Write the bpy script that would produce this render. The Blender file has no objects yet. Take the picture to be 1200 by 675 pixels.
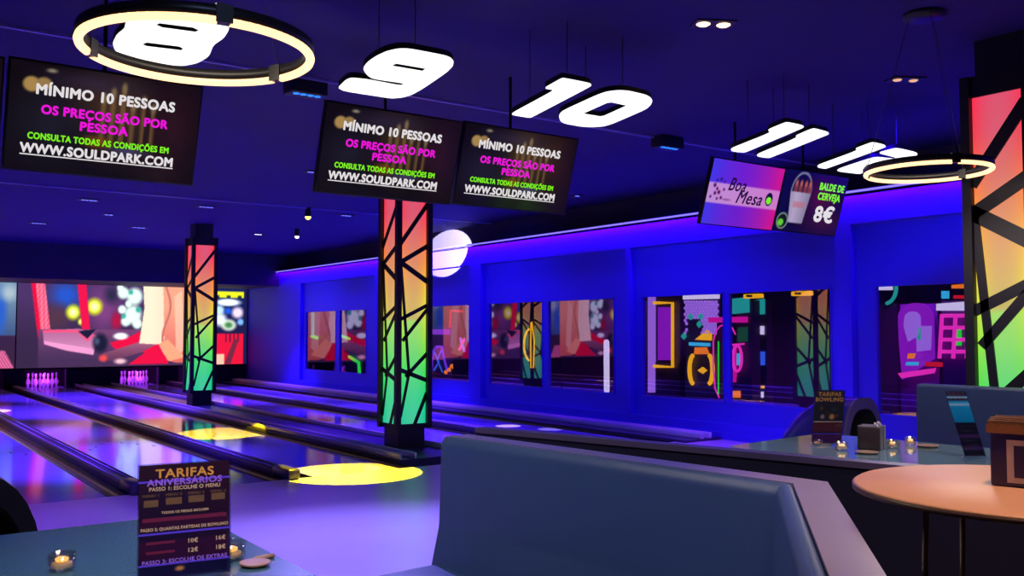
import bpy, bmesh, math, random
from mathutils import Vector, Matrix
from mathutils.geometry import tessellate_polygon

random.seed(7)
SC = bpy.context.scene
COL = SC.collection
PI = math.pi

# ------------------------------------------------------------------ camera
F = 1085.0
YAW = math.radians(35.9)
PITCH = math.atan(52.5 / F)
EYE = Vector((0, 0, 1.5))
cd = bpy.data.cameras.new('camera')
cam = bpy.data.objects.new('camera', cd)
COL.objects.link(cam)
cam.location = EYE
cam.rotation_euler = (PI / 2 + PITCH, 0, -YAW)
cd.sensor_width = 36
cd.lens = F / 1200 * 36
cd.clip_start = 0.05
cd.clip_end = 200
SC.camera = cam
_f = Vector((math.sin(YAW) * math.cos(PITCH), math.cos(YAW) * math.cos(PITCH), math.sin(PITCH)))
_r = Vector((math.cos(YAW), -math.sin(YAW), 0))
_u = _r.cross(_f)


def ray(px, py):
    return _f + _r * ((px - 600) / F) - _u * ((py - 337.5) / F)


def on_z(px, py, z):
    r = ray(px, py)
    return EYE + r * ((z - EYE.z) / r.z)


def on_x(px, py, x):
    r = ray(px, py)
    return EYE + r * (x / r.x)


def proj(p):
    v = Vector(p) - EYE
    d = v.dot(_f)
    return 600 + F * v.dot(_r) / d, 337.5 - F * v.dot(_u) / d


# ------------------------------------------------------------------ materials
def lin(c):
    c = c / 255.0
    return c / 12.92 if c <= 0.04045 else ((c + 0.055) / 1.055) ** 2.4


def rgb(r, g, b):
    return (lin(r), lin(g), lin(b), 1.0)


def new_mat(name):
    m = bpy.data.materials.new(name)
    m.use_nodes = True
    return m, m.node_tree.nodes, m.node_tree.links, m.node_tree.nodes['Principled BSDF']


def surf(name, col, rough=0.5, metal=0.0, var=0.12, scale=6.0, bump=0.0, bscale=60.0, coat=0.0, spec=0.5):
    """Principled surface, its colour broken up by a noise texture."""
    m, n, l, b = new_mat(name)
    tc = n.new('ShaderNodeTexCoord')
    nz = n.new('ShaderNodeTexNoise')
    nz.inputs['Scale'].default_value = scale
    nz.inputs['Detail'].default_value = 4
    l.new(tc.outputs['Object'], nz.inputs['Vector'])
    mx = n.new('ShaderNodeMix')
    mx.data_type = 'RGBA'
    mx.inputs['A'].default_value = (col[0] * (1 - var), col[1] * (1 - var), col[2] * (1 - var), 1)
    mx.inputs['B'].default_value = (min(1, col[0] * (1 + var)), min(1, col[1] * (1 + var)), min(1, col[2] * (1 + var)), 1)
    l.new(nz.outputs['Fac'], mx.inputs['Factor'])
    l.new(mx.outputs['Result'], b.inputs['Base Color'])
    b.inputs['Roughness'].default_value = rough
    b.inputs['Metallic'].default_value = metal
    b.inputs['Coat Weight'].default_value = coat
    b.inputs['Coat Roughness'].default_value = 0.05
    b.inputs['Specular IOR Level'].default_value = spec
    if bump:
        n2 = n.new('ShaderNodeTexNoise')
        n2.inputs['Scale'].default_value = bscale
        l.new(tc.outputs['Object'], n2.inputs['Vector'])
        bp = n.new('ShaderNodeBump')
        bp.inputs['Strength'].default_value = bump
        bp.inputs['Distance'].default_value = 0.01
        l.new(n2.outputs['Fac'], bp.inputs['Height'])
        l.new(bp.outputs['Normal'], b.inputs['Normal'])
    return m


def glow(name, col, strength=1.0):
    m, n, l, b = new_mat(name)
    b.inputs['Base Color'].default_value = (0.02, 0.02, 0.02, 1)
    b.inputs['Emission Color'].default_value = (col[0], col[1], col[2], 1)
    b.inputs['Emission Strength'].default_value = strength
    b.inputs['Roughness'].default_value = 0.3
    return m


def picture(name, strength=1.0, rough=0.25):
    """A lit display: emits the picture stored on its mesh."""
    m, n, l, b = new_mat(name)
    at = n.new('ShaderNodeAttribute')
    at.attribute_name = 'picture'
    l.new(at.outputs['Color'], b.inputs['Emission Color'])
    b.inputs['Base Color'].default_value = (0.01, 0.01, 0.012, 1)
    b.inputs['Emission Strength'].default_value = strength
    b.inputs['Roughness'].default_value = rough
    return m


def printed(name, rough=0.35):
    """Printed card: the colours stored on its mesh."""
    m, n, l, b = new_mat(name)
    at = n.new('ShaderNodeAttribute')
    at.attribute_name = 'picture'
    l.new(at.outputs['Color'], b.inputs['Base Color'])
    b.inputs['Roughness'].default_value = rough
    return m


def pane_glass(name, fac, tint=(0.9, 0.92, 1.0), refl=(0.95, 0.9, 1.0)):
    m, n, l, b = new_mat(name)
    n.remove(b)
    out = n['Material Output']
    tr = n.new('ShaderNodeBsdfTransparent')
    tr.inputs['Color'].default_value = (*tint, 1)
    gl = n.new('ShaderNodeBsdfGlossy')
    gl.inputs['Roughness'].default_value = 0.015
    gl.inputs['Color'].default_value = (*refl, 1)
    mx = n.new('ShaderNodeMixShader')
    mx.inputs[0].default_value = fac
    l.new(tr.outputs[0], mx.inputs[1])
    l.new(gl.outputs[0], mx.inputs[2])
    l.new(mx.outputs[0], out.inputs['Surface'])
    return m


M = {}
M['approach'] = surf('approach_boards', (0.62, 0.56, 0.72), 0.28, var=0.06, scale=2.0, spec=0.4)
M['lane'] = surf('oiled_lane_boards', (0.38, 0.31, 0.84), 0.12, var=0.08, scale=3.0, spec=0.6, coat=0.25)
M['gutter'] = surf('navy_gutter', (0.012, 0.012, 0.05), 0.25)
M['divider'] = surf('divider_capping', (0.035, 0.028, 0.10), 0.32)
M['rail'] = surf('divider_rail', (0.72, 0.62, 0.95), 0.35, metal=0.3)
M['wall'] = surf('blue_wall_paint', (0.06, 0.03, 0.75), 0.62, var=0.05, scale=1.2)
M['wall_panel'] = surf('blue_recess_paint', (0.05, 0.035, 0.66), 0.55, var=0.05, scale=1.0)
M['dark_wall'] = surf('dark_wall_paint', (0.035, 0.03, 0.075), 0.75)
M['ceiling'] = surf('navy_ceiling', (0.028, 0.013, 0.16), 0.8, var=0.1, scale=0.8)
M['trim'] = surf('ceiling_joint_trim', (0.35, 0.3, 0.8), 0.35)
M['black'] = surf('black_paint', (0.012, 0.011, 0.018), 0.45)
M['matt_black'] = surf('matt_black', (0.006, 0.006, 0.009), 0.8)
M['black_metal'] = surf('black_metal', (0.03, 0.03, 0.035), 0.35, metal=0.7)
M['grey_metal'] = surf('grey_metal', (0.35, 0.35, 0.38), 0.35, metal=0.8)
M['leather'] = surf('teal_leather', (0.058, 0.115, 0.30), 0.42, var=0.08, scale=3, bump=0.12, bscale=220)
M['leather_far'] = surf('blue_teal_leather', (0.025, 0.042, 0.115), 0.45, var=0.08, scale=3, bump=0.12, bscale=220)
M['ledge'] = surf('lilac_ledge_laminate', (0.26, 0.23, 0.42), 0.33, var=0.07, scale=9)
M['ledge_dark'] = surf('dark_lilac_ledge', (0.12, 0.09, 0.20), 0.35)
M['panel_dark'] = surf('black_booth_panel', (0.010, 0.010, 0.042), 0.5)
M['table_blue'] = surf('blue_grey_tabletop', (0.035, 0.105, 0.155), 0.22, var=0.08, scale=4, coat=0.1)
M['table_glass'] = surf('glossy_blue_grey_tabletop', (0.20, 0.32, 0.38), 0.10, var=0.08, scale=4, coat=0.6)
M['table_wood'] = surf('tan_laminate', (0.62, 0.33, 0.20), 0.42, var=0.10, scale=5)
M['table_edge'] = surf('brown_edge_band', (0.06, 0.03, 0.022), 0.4)
M['hood'] = surf('navy_ball_return_shell', (0.025, 0.022, 0.26), 0.25, coat=0.3)
M['hood_black'] = surf('black_ball_return_shell', (0.008, 0.008, 0.014), 0.3, coat=0.3)
M['hood_rim'] = surf('grey_ball_return_rim', (0.10, 0.07, 0.16), 0.25)
M['pin'] = surf('white_pin', (0.85, 0.82, 0.85), 0.3, var=0.02)
M['pin_stripe'] = surf('red_pin_stripe', (0.6, 0.02, 0.05), 0.3)
M['sign_face'] = glow('lit_sign_face', (1.0, 1.0, 1.0), 1.35)
M['sign_side'] = surf('sign_housing', (0.01, 0.01, 0.012), 0.6)
M['ring_led'] = glow('warm_led_tube', (1.0, 0.54, 0.25), 2.4)
M['ring_body'] = surf('black_ring_band', (0.014, 0.012, 0.012), 0.4)
M['wire'] = surf('steel_wire', (0.10, 0.08, 0.12), 0.5)
M['lattice'] = surf('black_lattice', (0.007, 0.005, 0.014), 0.5)
M['col_panel'] = picture('lit_column_panel', 1.0, 0.5)
M['video'] = picture('projection_picture', 1.25, 0.6)
M['tv'] = picture('tv_picture', 1.0, 0.12)
M['tv_case'] = surf('tv_housing', (0.012, 0.012, 0.014), 0.35)
M['t_white'] = glow('white_screen_lettering', rgb(225, 220, 222), 1)
M['t_mag'] = glow('magenta_screen_lettering', rgb(235, 15, 215), 1)
M['t_green'] = glow('green_screen_lettering', rgb(125, 240, 20), 1)
M['t_black'] = glow('black_screen_lettering', rgb(25, 8, 40), 1)
M['print'] = printed('menu_print')
M['p_orange'] = surf('orange_ink', rgb(250, 170, 75), 0.5, var=0.03)
M['p_lilac'] = surf('lilac_ink', rgb(190, 120, 245), 0.5, var=0.03)
M['p_cream'] = surf('cream_ink', rgb(245, 200, 160), 0.5, var=0.03)
M['p_brown'] = surf('brown_ink', rgb(130, 90, 60), 0.5, var=0.03)
M['p_plum'] = surf('plum_ink', rgb(130, 20, 70), 0.5, var=0.03)
M['p_violet'] = surf('violet_ink', rgb(110, 70, 240), 0.5, var=0.03)
M['acrylic'] = pane_glass('clear_acrylic', 0.16, (0.92, 0.95, 0.98))
M['glass'] = pane_glass('candle_glass', 0.25, (0.93, 0.9, 0.86))
M['window_glass'] = pane_glass('window_glass', 0.26, (0.9, 0.88, 1.0), (0.72, 0.5, 0.92))
M['flame'] = glow('amber_tealight', (1.0, 0.55, 0.12), 2.2)
M['wax'] = surf('tealight_wax', (0.75, 0.5, 0.25), 0.5)
M['saucer'] = surf('pale_saucer', (0.28, 0.15, 0.10), 0.6)
M['cove'] = glow('lilac_cove_strip', rgb(150, 130, 255), 1.1)
M['led_blue'] = glow('blue_led', rgb(110, 120, 255), 2.2)
M['led_cyan'] = glow('azure_led', rgb(30, 120, 255), 1.8)
M['led_warm'] = glow('warm_bulb', (1.0, 0.62, 0.30), 5)
M['led_yellow'] = glow('yellow_bulb', (1.0, 0.82, 0.12), 3)
M['led_white'] = glow('white_bulb', (1.0, 0.95, 1.0), 3)
M['caddy'] = surf('brown_black_box', (0.045, 0.02, 0.022), 0.35)
M['caddy_line'] = surf('pale_cord', (0.45, 0.4, 0.42), 0.5)
M['navy_card'] = surf('navy_card', (0.025, 0.015, 0.11), 0.4)
M['brown_card'] = surf('copper_brown_card', (0.30, 0.13, 0.07), 0.45)
M['pale_card'] = surf('pale_card_border', (0.55, 0.42, 0.48), 0.5)
M['cabinet'] = surf('dark_cabinet', (0.07, 0.04, 0.12), 0.4)
M['arcade_wall'] = surf('plum_arcade_wall', (0.11, 0.05, 0.16), 0.7)
M['cabinet_purple'] = surf('purple_cabinet', (0.22, 0.05, 0.40), 0.4)
for k, c, s in (('yellow', (255, 185, 20), 1.5), ('pink', (255, 50, 190), 1.4), ('magenta', (230, 20, 160), 1.2), ('green', (30, 240, 60), 1.2),
                ('teal', (40, 190, 170), 1.0), ('cyan', (60, 200, 240), 1.2), ('red', (235, 25, 50), 1.1), ('orange', (255, 130, 30), 1.4),
                ('violet', (130, 60, 250), 1.1), ('white', (235, 225, 250), 1.3), ('blue', (60, 110, 255), 1.1), ('lilac', (190, 130, 255), 1.0),
                ('dimgreen', (25, 95, 60), 0.8), ('purple', (165, 30, 215), 1.0)):
    M['n_' + k] = glow('neon_' + k, rgb(*c), s)


# ------------------------------------------------------------------ mesh builder
def frame(o, u, v):
    u = Vector(u).normalized()
    v = Vector(v).normalized()
    n = u.cross(v)
    m = Matrix.Identity(4)
    for i in range(3):
        m[i][0], m[i][1], m[i][2], m[i][3] = u[i], v[i], n[i], o[i]
    return m


class MB:
    def __init__(self):
        self.v, self.f, self.m, self.s, self.c = [], [], [], [], {}
        self.mats = []

    def mi(self, mat):
        if mat not in self.mats:
            self.mats.append(mat)
        return self.mats.index(mat)

    def add(self, vs, fs, mat, smooth=False, X=None):
        b = len(self.v)
        for p in vs:
            p = Vector(p)
            self.v.append(X @ p if X else p)
        i = self.mi(mat)
        for f in fs:
            self.f.append(tuple(b + k for k in f))
            self.m.append(i)
            self.s.append(smooth)
        return b

    def box(self, x0, x1, y0, y1, z0, z1, mat, X=None):
        vs = [(x, y, z) for x in (x0, x1) for y in (y0, y1) for z in (z0, z1)]
        fs = [(0, 1, 3, 2), (4, 6, 7, 5), (0, 4, 5, 1), (2, 3, 7, 6), (0, 2, 6, 4), (1, 5, 7, 3)]
        self.add(vs, fs, mat, False, X)
        return self

    def rbox(self, x0, x1, y0, y1, z0, z1, r, mat, seg=3, X=None):
        bm = bmesh.new()
        bmesh.ops.create_cube(bm, size=1)
        for v in bm.verts:
            v.co = Vector(((x0 + x1) / 2 + v.co.x * (x1 - x0), (y0 + y1) / 2 + v.co.y * (y1 - y0), (z0 + z1) / 2 + v.co.z * (z1 - z0)))
        bmesh.ops.bevel(bm, geom=list(bm.edges), offset=r, segments=seg, profile=0.5, affect='EDGES')
        bm.verts.index_update()
        self.add([v.co.copy() for v in bm.verts], [[v.index for v in f.verts] for f in bm.faces], mat, True, X)
        bm.free()
        return self

    def prism(self, loops, z0, z1, mat, side=None, X=None, smooth_side=False):
        """Flat outline (first loop) with holes, thickened from z0 to z1 (front = z1)."""
        side = side or mat
        l3 = [[Vector((p[0], p[1], 0)) for p in lp] for lp in loops]
        tri = tessellate_polygon(l3)
        flat = [p for lp in l3 for p in lp]
        n = len(flat)
        front = []
        for t in tri:
            a, b, c = (flat[k] for k in t)
            cr = (b - a).cross(c - a).z
            front.append(tuple(t) if cr > 0 else (t[0], t[2], t[1]))
        self.add([(p.x, p.y, z1) for p in flat], front, mat, False, X)
        self.add([(p.x, p.y, z0) for p in flat], [(a, c, b) for a, b, c in front], side, False, X)
        for lp in l3:
            k = len(lp)
            area = sum(lp[i].x * lp[(i + 1) % k].y - lp[(i + 1) % k].x * lp[i].y for i in range(k))
            vs = [(p.x, p.y, z0) for p in lp] + [(p.x, p.y, z1) for p in lp]
            fs = []
            for i in range(k):
                j = (i + 1) % k
                fs.append((i, j, k + j, k + i) if (area > 0) == (lp is l3[0]) else (j, i, k + i, k + j))
            self.add(vs, fs, side, smooth_side, X)
        return self

    def tube(self, pts, r, mat, n=8, closed=False, X=None):
        pts = [Vector(p) for p in pts]
        k = len(pts)
        vs = []
        ref = None
        for i, p in enumerate(pts):
            a = pts[(i - 1) % k] if (closed or i) else p
            b = pts[(i + 1) % k] if (closed or i < k - 1) else p
            d = (b - a).normalized()
            if ref is None:
                ref = Vector((0, 0, 1)) if abs(d.z) < 0.9 else Vector((1, 0, 0))
            e1 = d.cross(ref).normalized()
            e2 = d.cross(e1).normalized()
            for j in range(n):
                t = 2 * PI * j / n
                vs.append(p + e1 * (r * math.cos(t)) + e2 * (r * math.sin(t)))
        fs = []
        for i in range(k if closed else k - 1):
            for j in range(n):
                a, b = i * n + j, i * n + (j + 1) % n
                c, d = ((i + 1) % k) * n + (j + 1) % n, ((i + 1) % k) * n + j
                fs.append((a, d, c, b))
        if not closed:
            fs.append(tuple(range(n)))
            fs.append(tuple((k - 1) * n + j for j in reversed(range(n))))
        self.add(vs, fs, mat, True, X)
        return self

    def lathe(self, prof, c, mat, n=24, X=None):
        vs, fs = [], []
        for (r, z) in prof:
            for j in range(n):
                t = 2 * PI * j / n
                vs.append((c[0] + r * math.cos(t), c[1] + r * math.sin(t), c[2] + z))
        for i in range(len(prof) - 1):
            for j in range(n):
                k = (j + 1) % n
                fs.append((i * n + j, i * n + k, (i + 1) * n + k, (i + 1) * n + j))
        self.add(vs, fs, mat, True, X)
        return self

    def raster(self, w, h, nx, ny, func, mat, X=None, z=0.0):
        """A picture w by h centred on the frame; func(u, v) gives 0-255 colour, v up."""
        b = len(self.v)
        vs, fs = [], []
        for j in range(ny + 1):
            for i in range(nx + 1):
                vs.append(((i / nx - 0.5) * w, (j / ny - 0.5) * h, z))
        for j in range(ny):
            for i in range(nx):
                a = j * (nx + 1) + i
                fs.append((a, a + 1, a + nx + 2, a + nx + 1))
        self.add(vs, fs, mat, False, X)
        for j in range(ny + 1):
            for i in range(nx + 1):
                c = (0, 0, 0)
                for su in (-.3, .3):
                    for sv in (-.3, .3):
                        e = func((i + su) / nx, (j + sv) / ny)
                        c = (c[0] + e[0] / 4, c[1] + e[1] / 4, c[2] + e[2] / 4)
                self.c[b + j * (nx + 1) + i] = (lin(c[0]), lin(c[1]), lin(c[2]), 1)
        return self

    def text(self, s, size, x, y, mat, X=None, z=0.002, bold=0.0, ext=0.001, width=None, align='CENTER', shear=0.0, space=1.08):
        cu = bpy.data.curves.new('tmp', 'FONT')
        cu.body = s
        cu.size = size
        cu.align_x = align
        cu.extrude = ext
        cu.shear = shear
        cu.space_character = space
        cu.resolution_u = 4
        ob = bpy.data.objects.new('tmp', cu)
        COL.objects.link(ob)
        dg = bpy.context.evaluated_depsgraph_get()
        me = ob.evaluated_get(dg).to_mesh()
        vs = [v.co.copy() for v in me.vertices]
        fs = [tuple(p.vertices) for p in me.polygons]
        ob.evaluated_get(dg).to_mesh_clear()
        bpy.data.objects.remove(ob)
        bpy.data.curves.remove(cu)
        if vs:
            k = 1.0
            if width:
                x0, x1 = min(v.x for v in vs), max(v.x for v in vs)
                k = width / max(1e-6, x1 - x0)
            q = bold * size
            for i in range(9 if bold else 1):
                a = 2 * PI * i / 8
                dx, dy = (q * math.cos(a), q * math.sin(a)) if i < 8 and bold else (0, 0)
                self.add([(x + v.x * k + dx, y + v.y + dy, z + v.z + i * 0.00002) for v in vs], fs, mat, False, X)
        return self

    def build(self, name, parent=None, **props):
        me = bpy.data.meshes.new(name)
        me.from_pydata([tuple(p) for p in self.v], [], self.f)
        for m in self.mats:
            me.materials.append(M[m])
        me.polygons.foreach_set('material_index', self.m)
        me.polygons.foreach_set('use_smooth', self.s)
        if self.c:
            at = me.color_attributes.new('picture', 'FLOAT_COLOR', 'POINT')
            d = [0.0, 0.0, 0.0, 1.0] * len(self.v)
            for i, c in self.c.items():
                d[4 * i:4 * i + 4] = c
            at.data.foreach_set('color', d)
        me.update()
        ob = bpy.data.objects.new(name, me)
        COL.objects.link(ob)
        if parent:
            ob.parent = parent
        for k, v in props.items():
            ob[k] = v
        return ob


def thing(name, label, cat, loc, group=None, rz=0.0):
    o = bpy.data.objects.new(name, None)
    o.empty_display_size = 0.1
    COL.objects.link(o)
    o.location = loc
    o.rotation_euler = (0, 0, rz)
    o['label'] = label
    o['category'] = cat
    if group:
        o['group'] = group
    return o


def tag(o, label, cat, group=None):
    o['label'] = label
    o['category'] = cat
    if group:
        o['group'] = group
    return o


def copy_tree(o, parent=None):
    c = o.copy()
    COL.objects.link(c)
    c.parent = parent
    for ch in list(o.children):
        copy_tree(ch, c)
    return c


def spot(name, loc, target, color, watts, angle, blend=0.6, size=0.05):
    d = bpy.data.lights.new(name, 'SPOT')
    d.color = color
    d.energy = watts
    d.spot_size = math.radians(angle)
    d.spot_blend = blend
    d.shadow_soft_size = size
    o = bpy.data.objects.new(name, d)
    COL.objects.link(o)
    o.location = loc
    o.rotation_euler = (Vector(target) - Vector(loc)).to_track_quat('-Z', 'Y').to_euler()
    return o


def area(name, loc, target, color, watts, sx, sy, roll_axis='Y'):
    d = bpy.data.lights.new(name, 'AREA')
    d.shape = 'RECTANGLE'
    d.size = sx
    d.size_y = sy
    d.color = color
    d.energy = watts
    o = bpy.data.objects.new(name, d)
    COL.objects.link(o)
    o.location = loc
    o.rotation_euler = (Vector(target) - Vector(loc)).to_track_quat('-Z', roll_axis).to_euler()
    return o


STRUCT = dict(kind='structure')
CEIL = 3.72
GX = 10.15            # plane of the window glass in the right wall
FOUL = 9.1
PINS_Y = 28.2
MASK_Y = 27.9

# ------------------------------------------------------------------ room shell
MB().box(-7, 10.6, -3, FOUL, -0.25, 0.0, 'approach').build('floor', **STRUCT)
MB().box(-7, 10.6, FOUL, 30, -0.40, -0.16, 'gutter').build('floor_lane_bed', **STRUCT)
MB().box(-7, 10.95, -3, 30, CEIL, CEIL + 0.15, 'ceiling').build('ceiling', **STRUCT)
for i, y in enumerate((7.45, 15.35)):
    MB().box(-7, 10.6, y, y + 0.035, CEIL - 0.022, CEIL - 0.001, 'trim').build('trim_%d' % (i + 1), **STRUCT)
MB().box(-7.15, -7, -3, 30, -0.25, CEIL, 'dark_wall').build('wall_left', **STRUCT)
MB().box(-7.15, 14.7, -3.15, -3, -0.25, CEIL, 'dark_wall').build('wall_back', **STRUCT)

# far wall: bulkhead above the screens, piers between the pin decks, back of the pits
w = MB()
w.box(-7, 10.6, 25.4, 30, 2.84, CEIL, 'dark_wall')
w.box(-7, 10.15, MASK_Y + 0.10, MASK_Y + 0.25, 0.50, 2.84, 'matt_black')
w.box(-7, 10.6, 29.4, 29.6, -0.25, 2.84, 'matt_black')
for a, b in ((-7, 0.98), (2.04, 2.50), (3.56, 4.02), (5.06, 6.46), (7.52, 8.08), (9.14, 10.15)):
    w.box(a, b, MASK_Y + 0.02, MASK_Y + 0.25, 0.0, 0.50, 'matt_black')
w.build('wall_far', **STRUCT)

# right wall with recessed bays and windows
BAYS = [  # recess y range, window y ranges
    ((19.5, 23.85), ((20.05, 21.55), (21.75, 23.65))),
    ((15.45, 18.6), ((15.55, 17.9),)),
    ((10.9, 15.05), ((11.25, 13.02), (13.16, 14.88))),
    ((7.05, 10.8), ((7.16, 8.86), (8.94, 10.62))),
    ((3.0, 6.82), ((3.1, 4.6), (4.75, 6.55))),
]
WZ0, WZ1 = 0.50, 2.08
w = MB()
RZ0, RZ1 = 0.22, 2.85
w.box(GX - 0.02, GX + 0.2, -3, 29.5, 0, RZ0, 'wall')
w.box(GX - 0.02, GX + 0.2, -3, 29.5, RZ1, 3.22, 'wall')
edges = [-3.0]
for (a, b), _ in sorted(BAYS):
    edges += [a, b]
edges += [29.5]
for i in range(0, len(edges), 2):
    w.box(GX - 0.02, GX + 0.2, edges[i], edges[i + 1], RZ0, RZ1, 'wall')
for (a, b), wins in BAYS:
    w.box(GX + 0.06, GX + 0.115, a, b, RZ0, WZ0, 'wall_panel')
    w.box(GX + 0.06, GX + 0.115, a, b, WZ1, RZ1, 'wall_panel')
    ys = [a]
    for c, d in sorted(wins):
        ys += [c, d]
    ys += [b]
    for i in range(0, len(ys), 2):
        w.box(GX + 0.06, GX + 0.115, ys[i], ys[i + 1], WZ0, WZ1, 'wall_panel')
w.box(GX - 0.02, 10.6, -3, 29.5, 3.20, 3.22, 'wall')
w.box(10.6, 10.75, -3, 29.5, 3.20, CEIL, 'dark_wall')
w.build('wall_right', **STRUCT)
k = 0
for (a, b), wins in BAYS:
    for c, d in wins:
        k += 1
        e = MB()
        t = 0.02
        for y0, y1, z0, z1 in ((c, c + t, WZ0, WZ1), (d - t, d, WZ0, WZ1), (c, d, WZ0, WZ0 + t), (c, d, WZ1 - t, WZ1)):
            e.box(GX + 0.05, GX + 0.11, y0, y1, z0, z1, 'wall_panel')
        fr = e.build('window_%d' % k, **STRUCT)
        MB().box(GX + 0.085, GX + 0.091, c + 0.02, d - 0.02, WZ0 + 0.02, WZ1 - 0.02, 'window_glass').build('window_pane', fr)
# skirting and cove lip with its light strip
MB().box(GX - 0.06, GX - 0.02, -3, MASK_Y, 0.0, 0.10, 'wall').build('baseboard_right', **STRUCT)
cv = MB().box(GX - 0.10, GX + 0.02, -3, MASK_Y + 0.1, 3.235, 3.26, 'wall')
cv.box(GX - 0.112, GX - 0.10, -3, MASK_Y + 0.1, 3.225, 3.25, 'cove')
cv.build('trim_3', **STRUCT)

# ------------------------------------------------------------------ lanes
LANES = [('8', 1.50, 'leftmost glossy bowling lane, its near end beside the black ball return'),
         ('9', 3.02, 'glossy bowling lane reflecting the far screen, left of the yellow-lit divider end'),
         ('10', 4.54, 'glossy bowling lane crossed by the big yellow light circle'),
         ('11', 6.99, 'glossy bowling lane just right of the two lit columns'),
         ('12', 8.61, 'glossy bowling lane next to the blue window wall')]
HALF, GUT = 0.51, 0.19
for num, cx, lab in LANES:
    gw = 0.23 if num in ('11', '12') else GUT
    root = thing('bowling_lane', lab, 'bowling lane', (cx, FOUL, 0), 'bowling lanes')
    L = 29.2 - FOUL
    b = MB().box(-HALF, HALF, 0, L, -0.12, 0.0, 'lane')
    for i in range(7):                                   # aiming arrows set in the boards
        x = (i - 3) * 0.13
        y = 4.6 - abs(i - 3) * 0.30
        b.prism([[(x - 0.018, y), (x + 0.018, y), (x, y + 0.15)]], 0.0, 0.0012, 'gutter')
    b.build('lane_boards', root)
    for s in (-1, 1):
        g = MB()
        xm = s * (HALF + gw / 2)
        r = gw / 2
        prof = [(xm - r, -0.005)] + [(xm + r * math.cos(t), -0.01 + 0.10 * math.sin(t)) for t in [PI + i * PI / 10 for i in range(11)]] + [(xm + r, -0.005)]
        vs = [(p[0], y, p[1]) for y in (0.0, L) for p in prof]
        n = len(prof)
        g.add(vs, [(i, i + 1, n + i + 1, n + i) for i in range(n - 1)], 'gutter', True)
        g.build('gutter', root)

DIVS = [(0.62, 0.80, 'low lane divider running behind the black ball return at the left'),
        (2.20, 2.32, 'low lane divider with lilac rails ending left of the foreground price menu'),
        (3.72, 3.84, 'low lane divider whose near end is lit bright yellow by the light circle'),
        (7.73, 7.87, 'low lane divider between the two lanes right of the columns')]


def divider(a, b, lab, y0=FOUL - 0.10):
    root = thing('lane_divider', lab, 'lane divider', ((a + b) / 2, y0, 0), 'lane dividers')
    h = (b - a) / 2
    L = MASK_Y - y0
    d = MB()
    prof = [(-h, 0.0), (-h, 0.07), (-h + 0.012, 0.085), (h - 0.012, 0.085), (h, 0.07), (h, 0.0)]
    vs = [(p[0], y, p[1]) for y in (0.42, L) for p in prof]
    n = len(prof)
    fs = [(i, i + 1, n + i + 1, n + i) for i in range(n - 1)] + [tuple(reversed(range(n))), tuple(range(n, 2 * n))]
    d.add(vs, fs, 'divider')
    d.build('capping', root)
    for s in (-1, 1):
        MB().rbox(s * (h - .012) - 0.008, s * (h - .012) + 0.008, 0.40, L, 0.082, 0.097, 0.004, 'rail', 2).build('rail', root)
    e = MB().rbox(-h - 0.01, h + 0.01, 0.0, 0.44, 0.0, 0.112, 0.03, 'divider', 3)
    e.build('end_cap', root)
    return root


for a, b, lab in DIVS:
    divider(a, b, lab)
# wide divider that carries the columns
root = thing('lane_divider', 'wide double-railed lane divider on which the two rainbow columns stand', 'lane divider', (5.85, FOUL + 0.4, 0), 'lane dividers')
d = MB().box(-0.61, 0.40, 0, MASK_Y - FOUL - 0.4, -0.1, 0.03, 'divider')
d.build('capping', root)
for x in (-0.56, -0.36, 0.37):
    MB().rbox(x - 0.014, x + 0.014, 0, MASK_Y - FOUL - 0.4, 0.03, 0.10, 0.008, 'rail', 2).build('rail', root)
root = thing('lane_divider', 'long low divider and rail along the foot of the blue window wall', 'lane divider', (9.72, FOUL, 0), 'lane dividers')
MB().box(-0.36, 0.36, -0.2, MASK_Y - FOUL, -0.1, 0.03, 'divider').build('capping', root)
for x in (-0.02, 0.14):
    MB().rbox(x - 0.03, x + 0.03, -0.2, MASK_Y - FOUL, 0.03, 0.115, 0.01, 'rail', 2).build('rail', root)

# ------------------------------------------------------------------ pins
def make_pin():
    root = thing('bowling_pin', '', 'bowling pin', (0, 0, 0), 'bowling pins')
    prof = [(0.0, 0.0), (0.026, 0.0), (0.029, 0.02), (0.045, 0.06), (0.058, 0.10), (0.0605, 0.115), (0.056, 0.15), (0.042, 0.19), (0.030, 0.225),
            (0.0235, 0.255), (0.0245, 0.285), (0.030, 0.32), (0.0325, 0.342), (0.029, 0.362), (0.018, 0.376), (0.0, 0.381)]
    MB().lathe(prof, (0, 0, 0), 'pin', 14).build('body', root)
    MB().lathe([(0.0275, 0.238), (0.0250, 0.250), (0.0245, 0.256)], (0, 0, 0), 'pin_stripe', 14).build('neck_stripe', root, label='red neck stripe')
    return root


pin0 = make_pin()
used = False
ROWN = ['head pin', 'second row', 'third row', 'back row']
for cx, rack in ((4.54, 'left violet-lit rack'), (6.99, 'right violet-lit rack')):
    for r in range(4):
        for i in range(r + 1):
            p = pin0 if not used else copy_tree(pin0)
            used = True
            p.location = (cx + (i - r / 2) * 0.305, PINS_Y + r * 0.264, 0.0)
            pos = 'head pin at the front' if r == 0 else '%s of the %s' % (['first', 'second', 'third', 'fourth'][i] + ' from left', ROWN[r])
            p['label'] = 'white pin, %s, %s' % (pos, rack)
            p['group'] = 'pins in the ' + rack

# ------------------------------------------------------------------ pictures
def clamp(x, a=0.0, b=1.0):
    return a if x < a else b if x > b else x


def inpoly(x, y, P):
    r = False
    j = len(P) - 1
    for i in range(len(P)):
        if (P[i][1] > y) != (P[j][1] > y) and x < (P[j][0] - P[i][0]) * (y - P[i][1]) / (P[j][1] - P[i][1]) + P[i][0]:
            r = not r
        j = i
    return r


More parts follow.
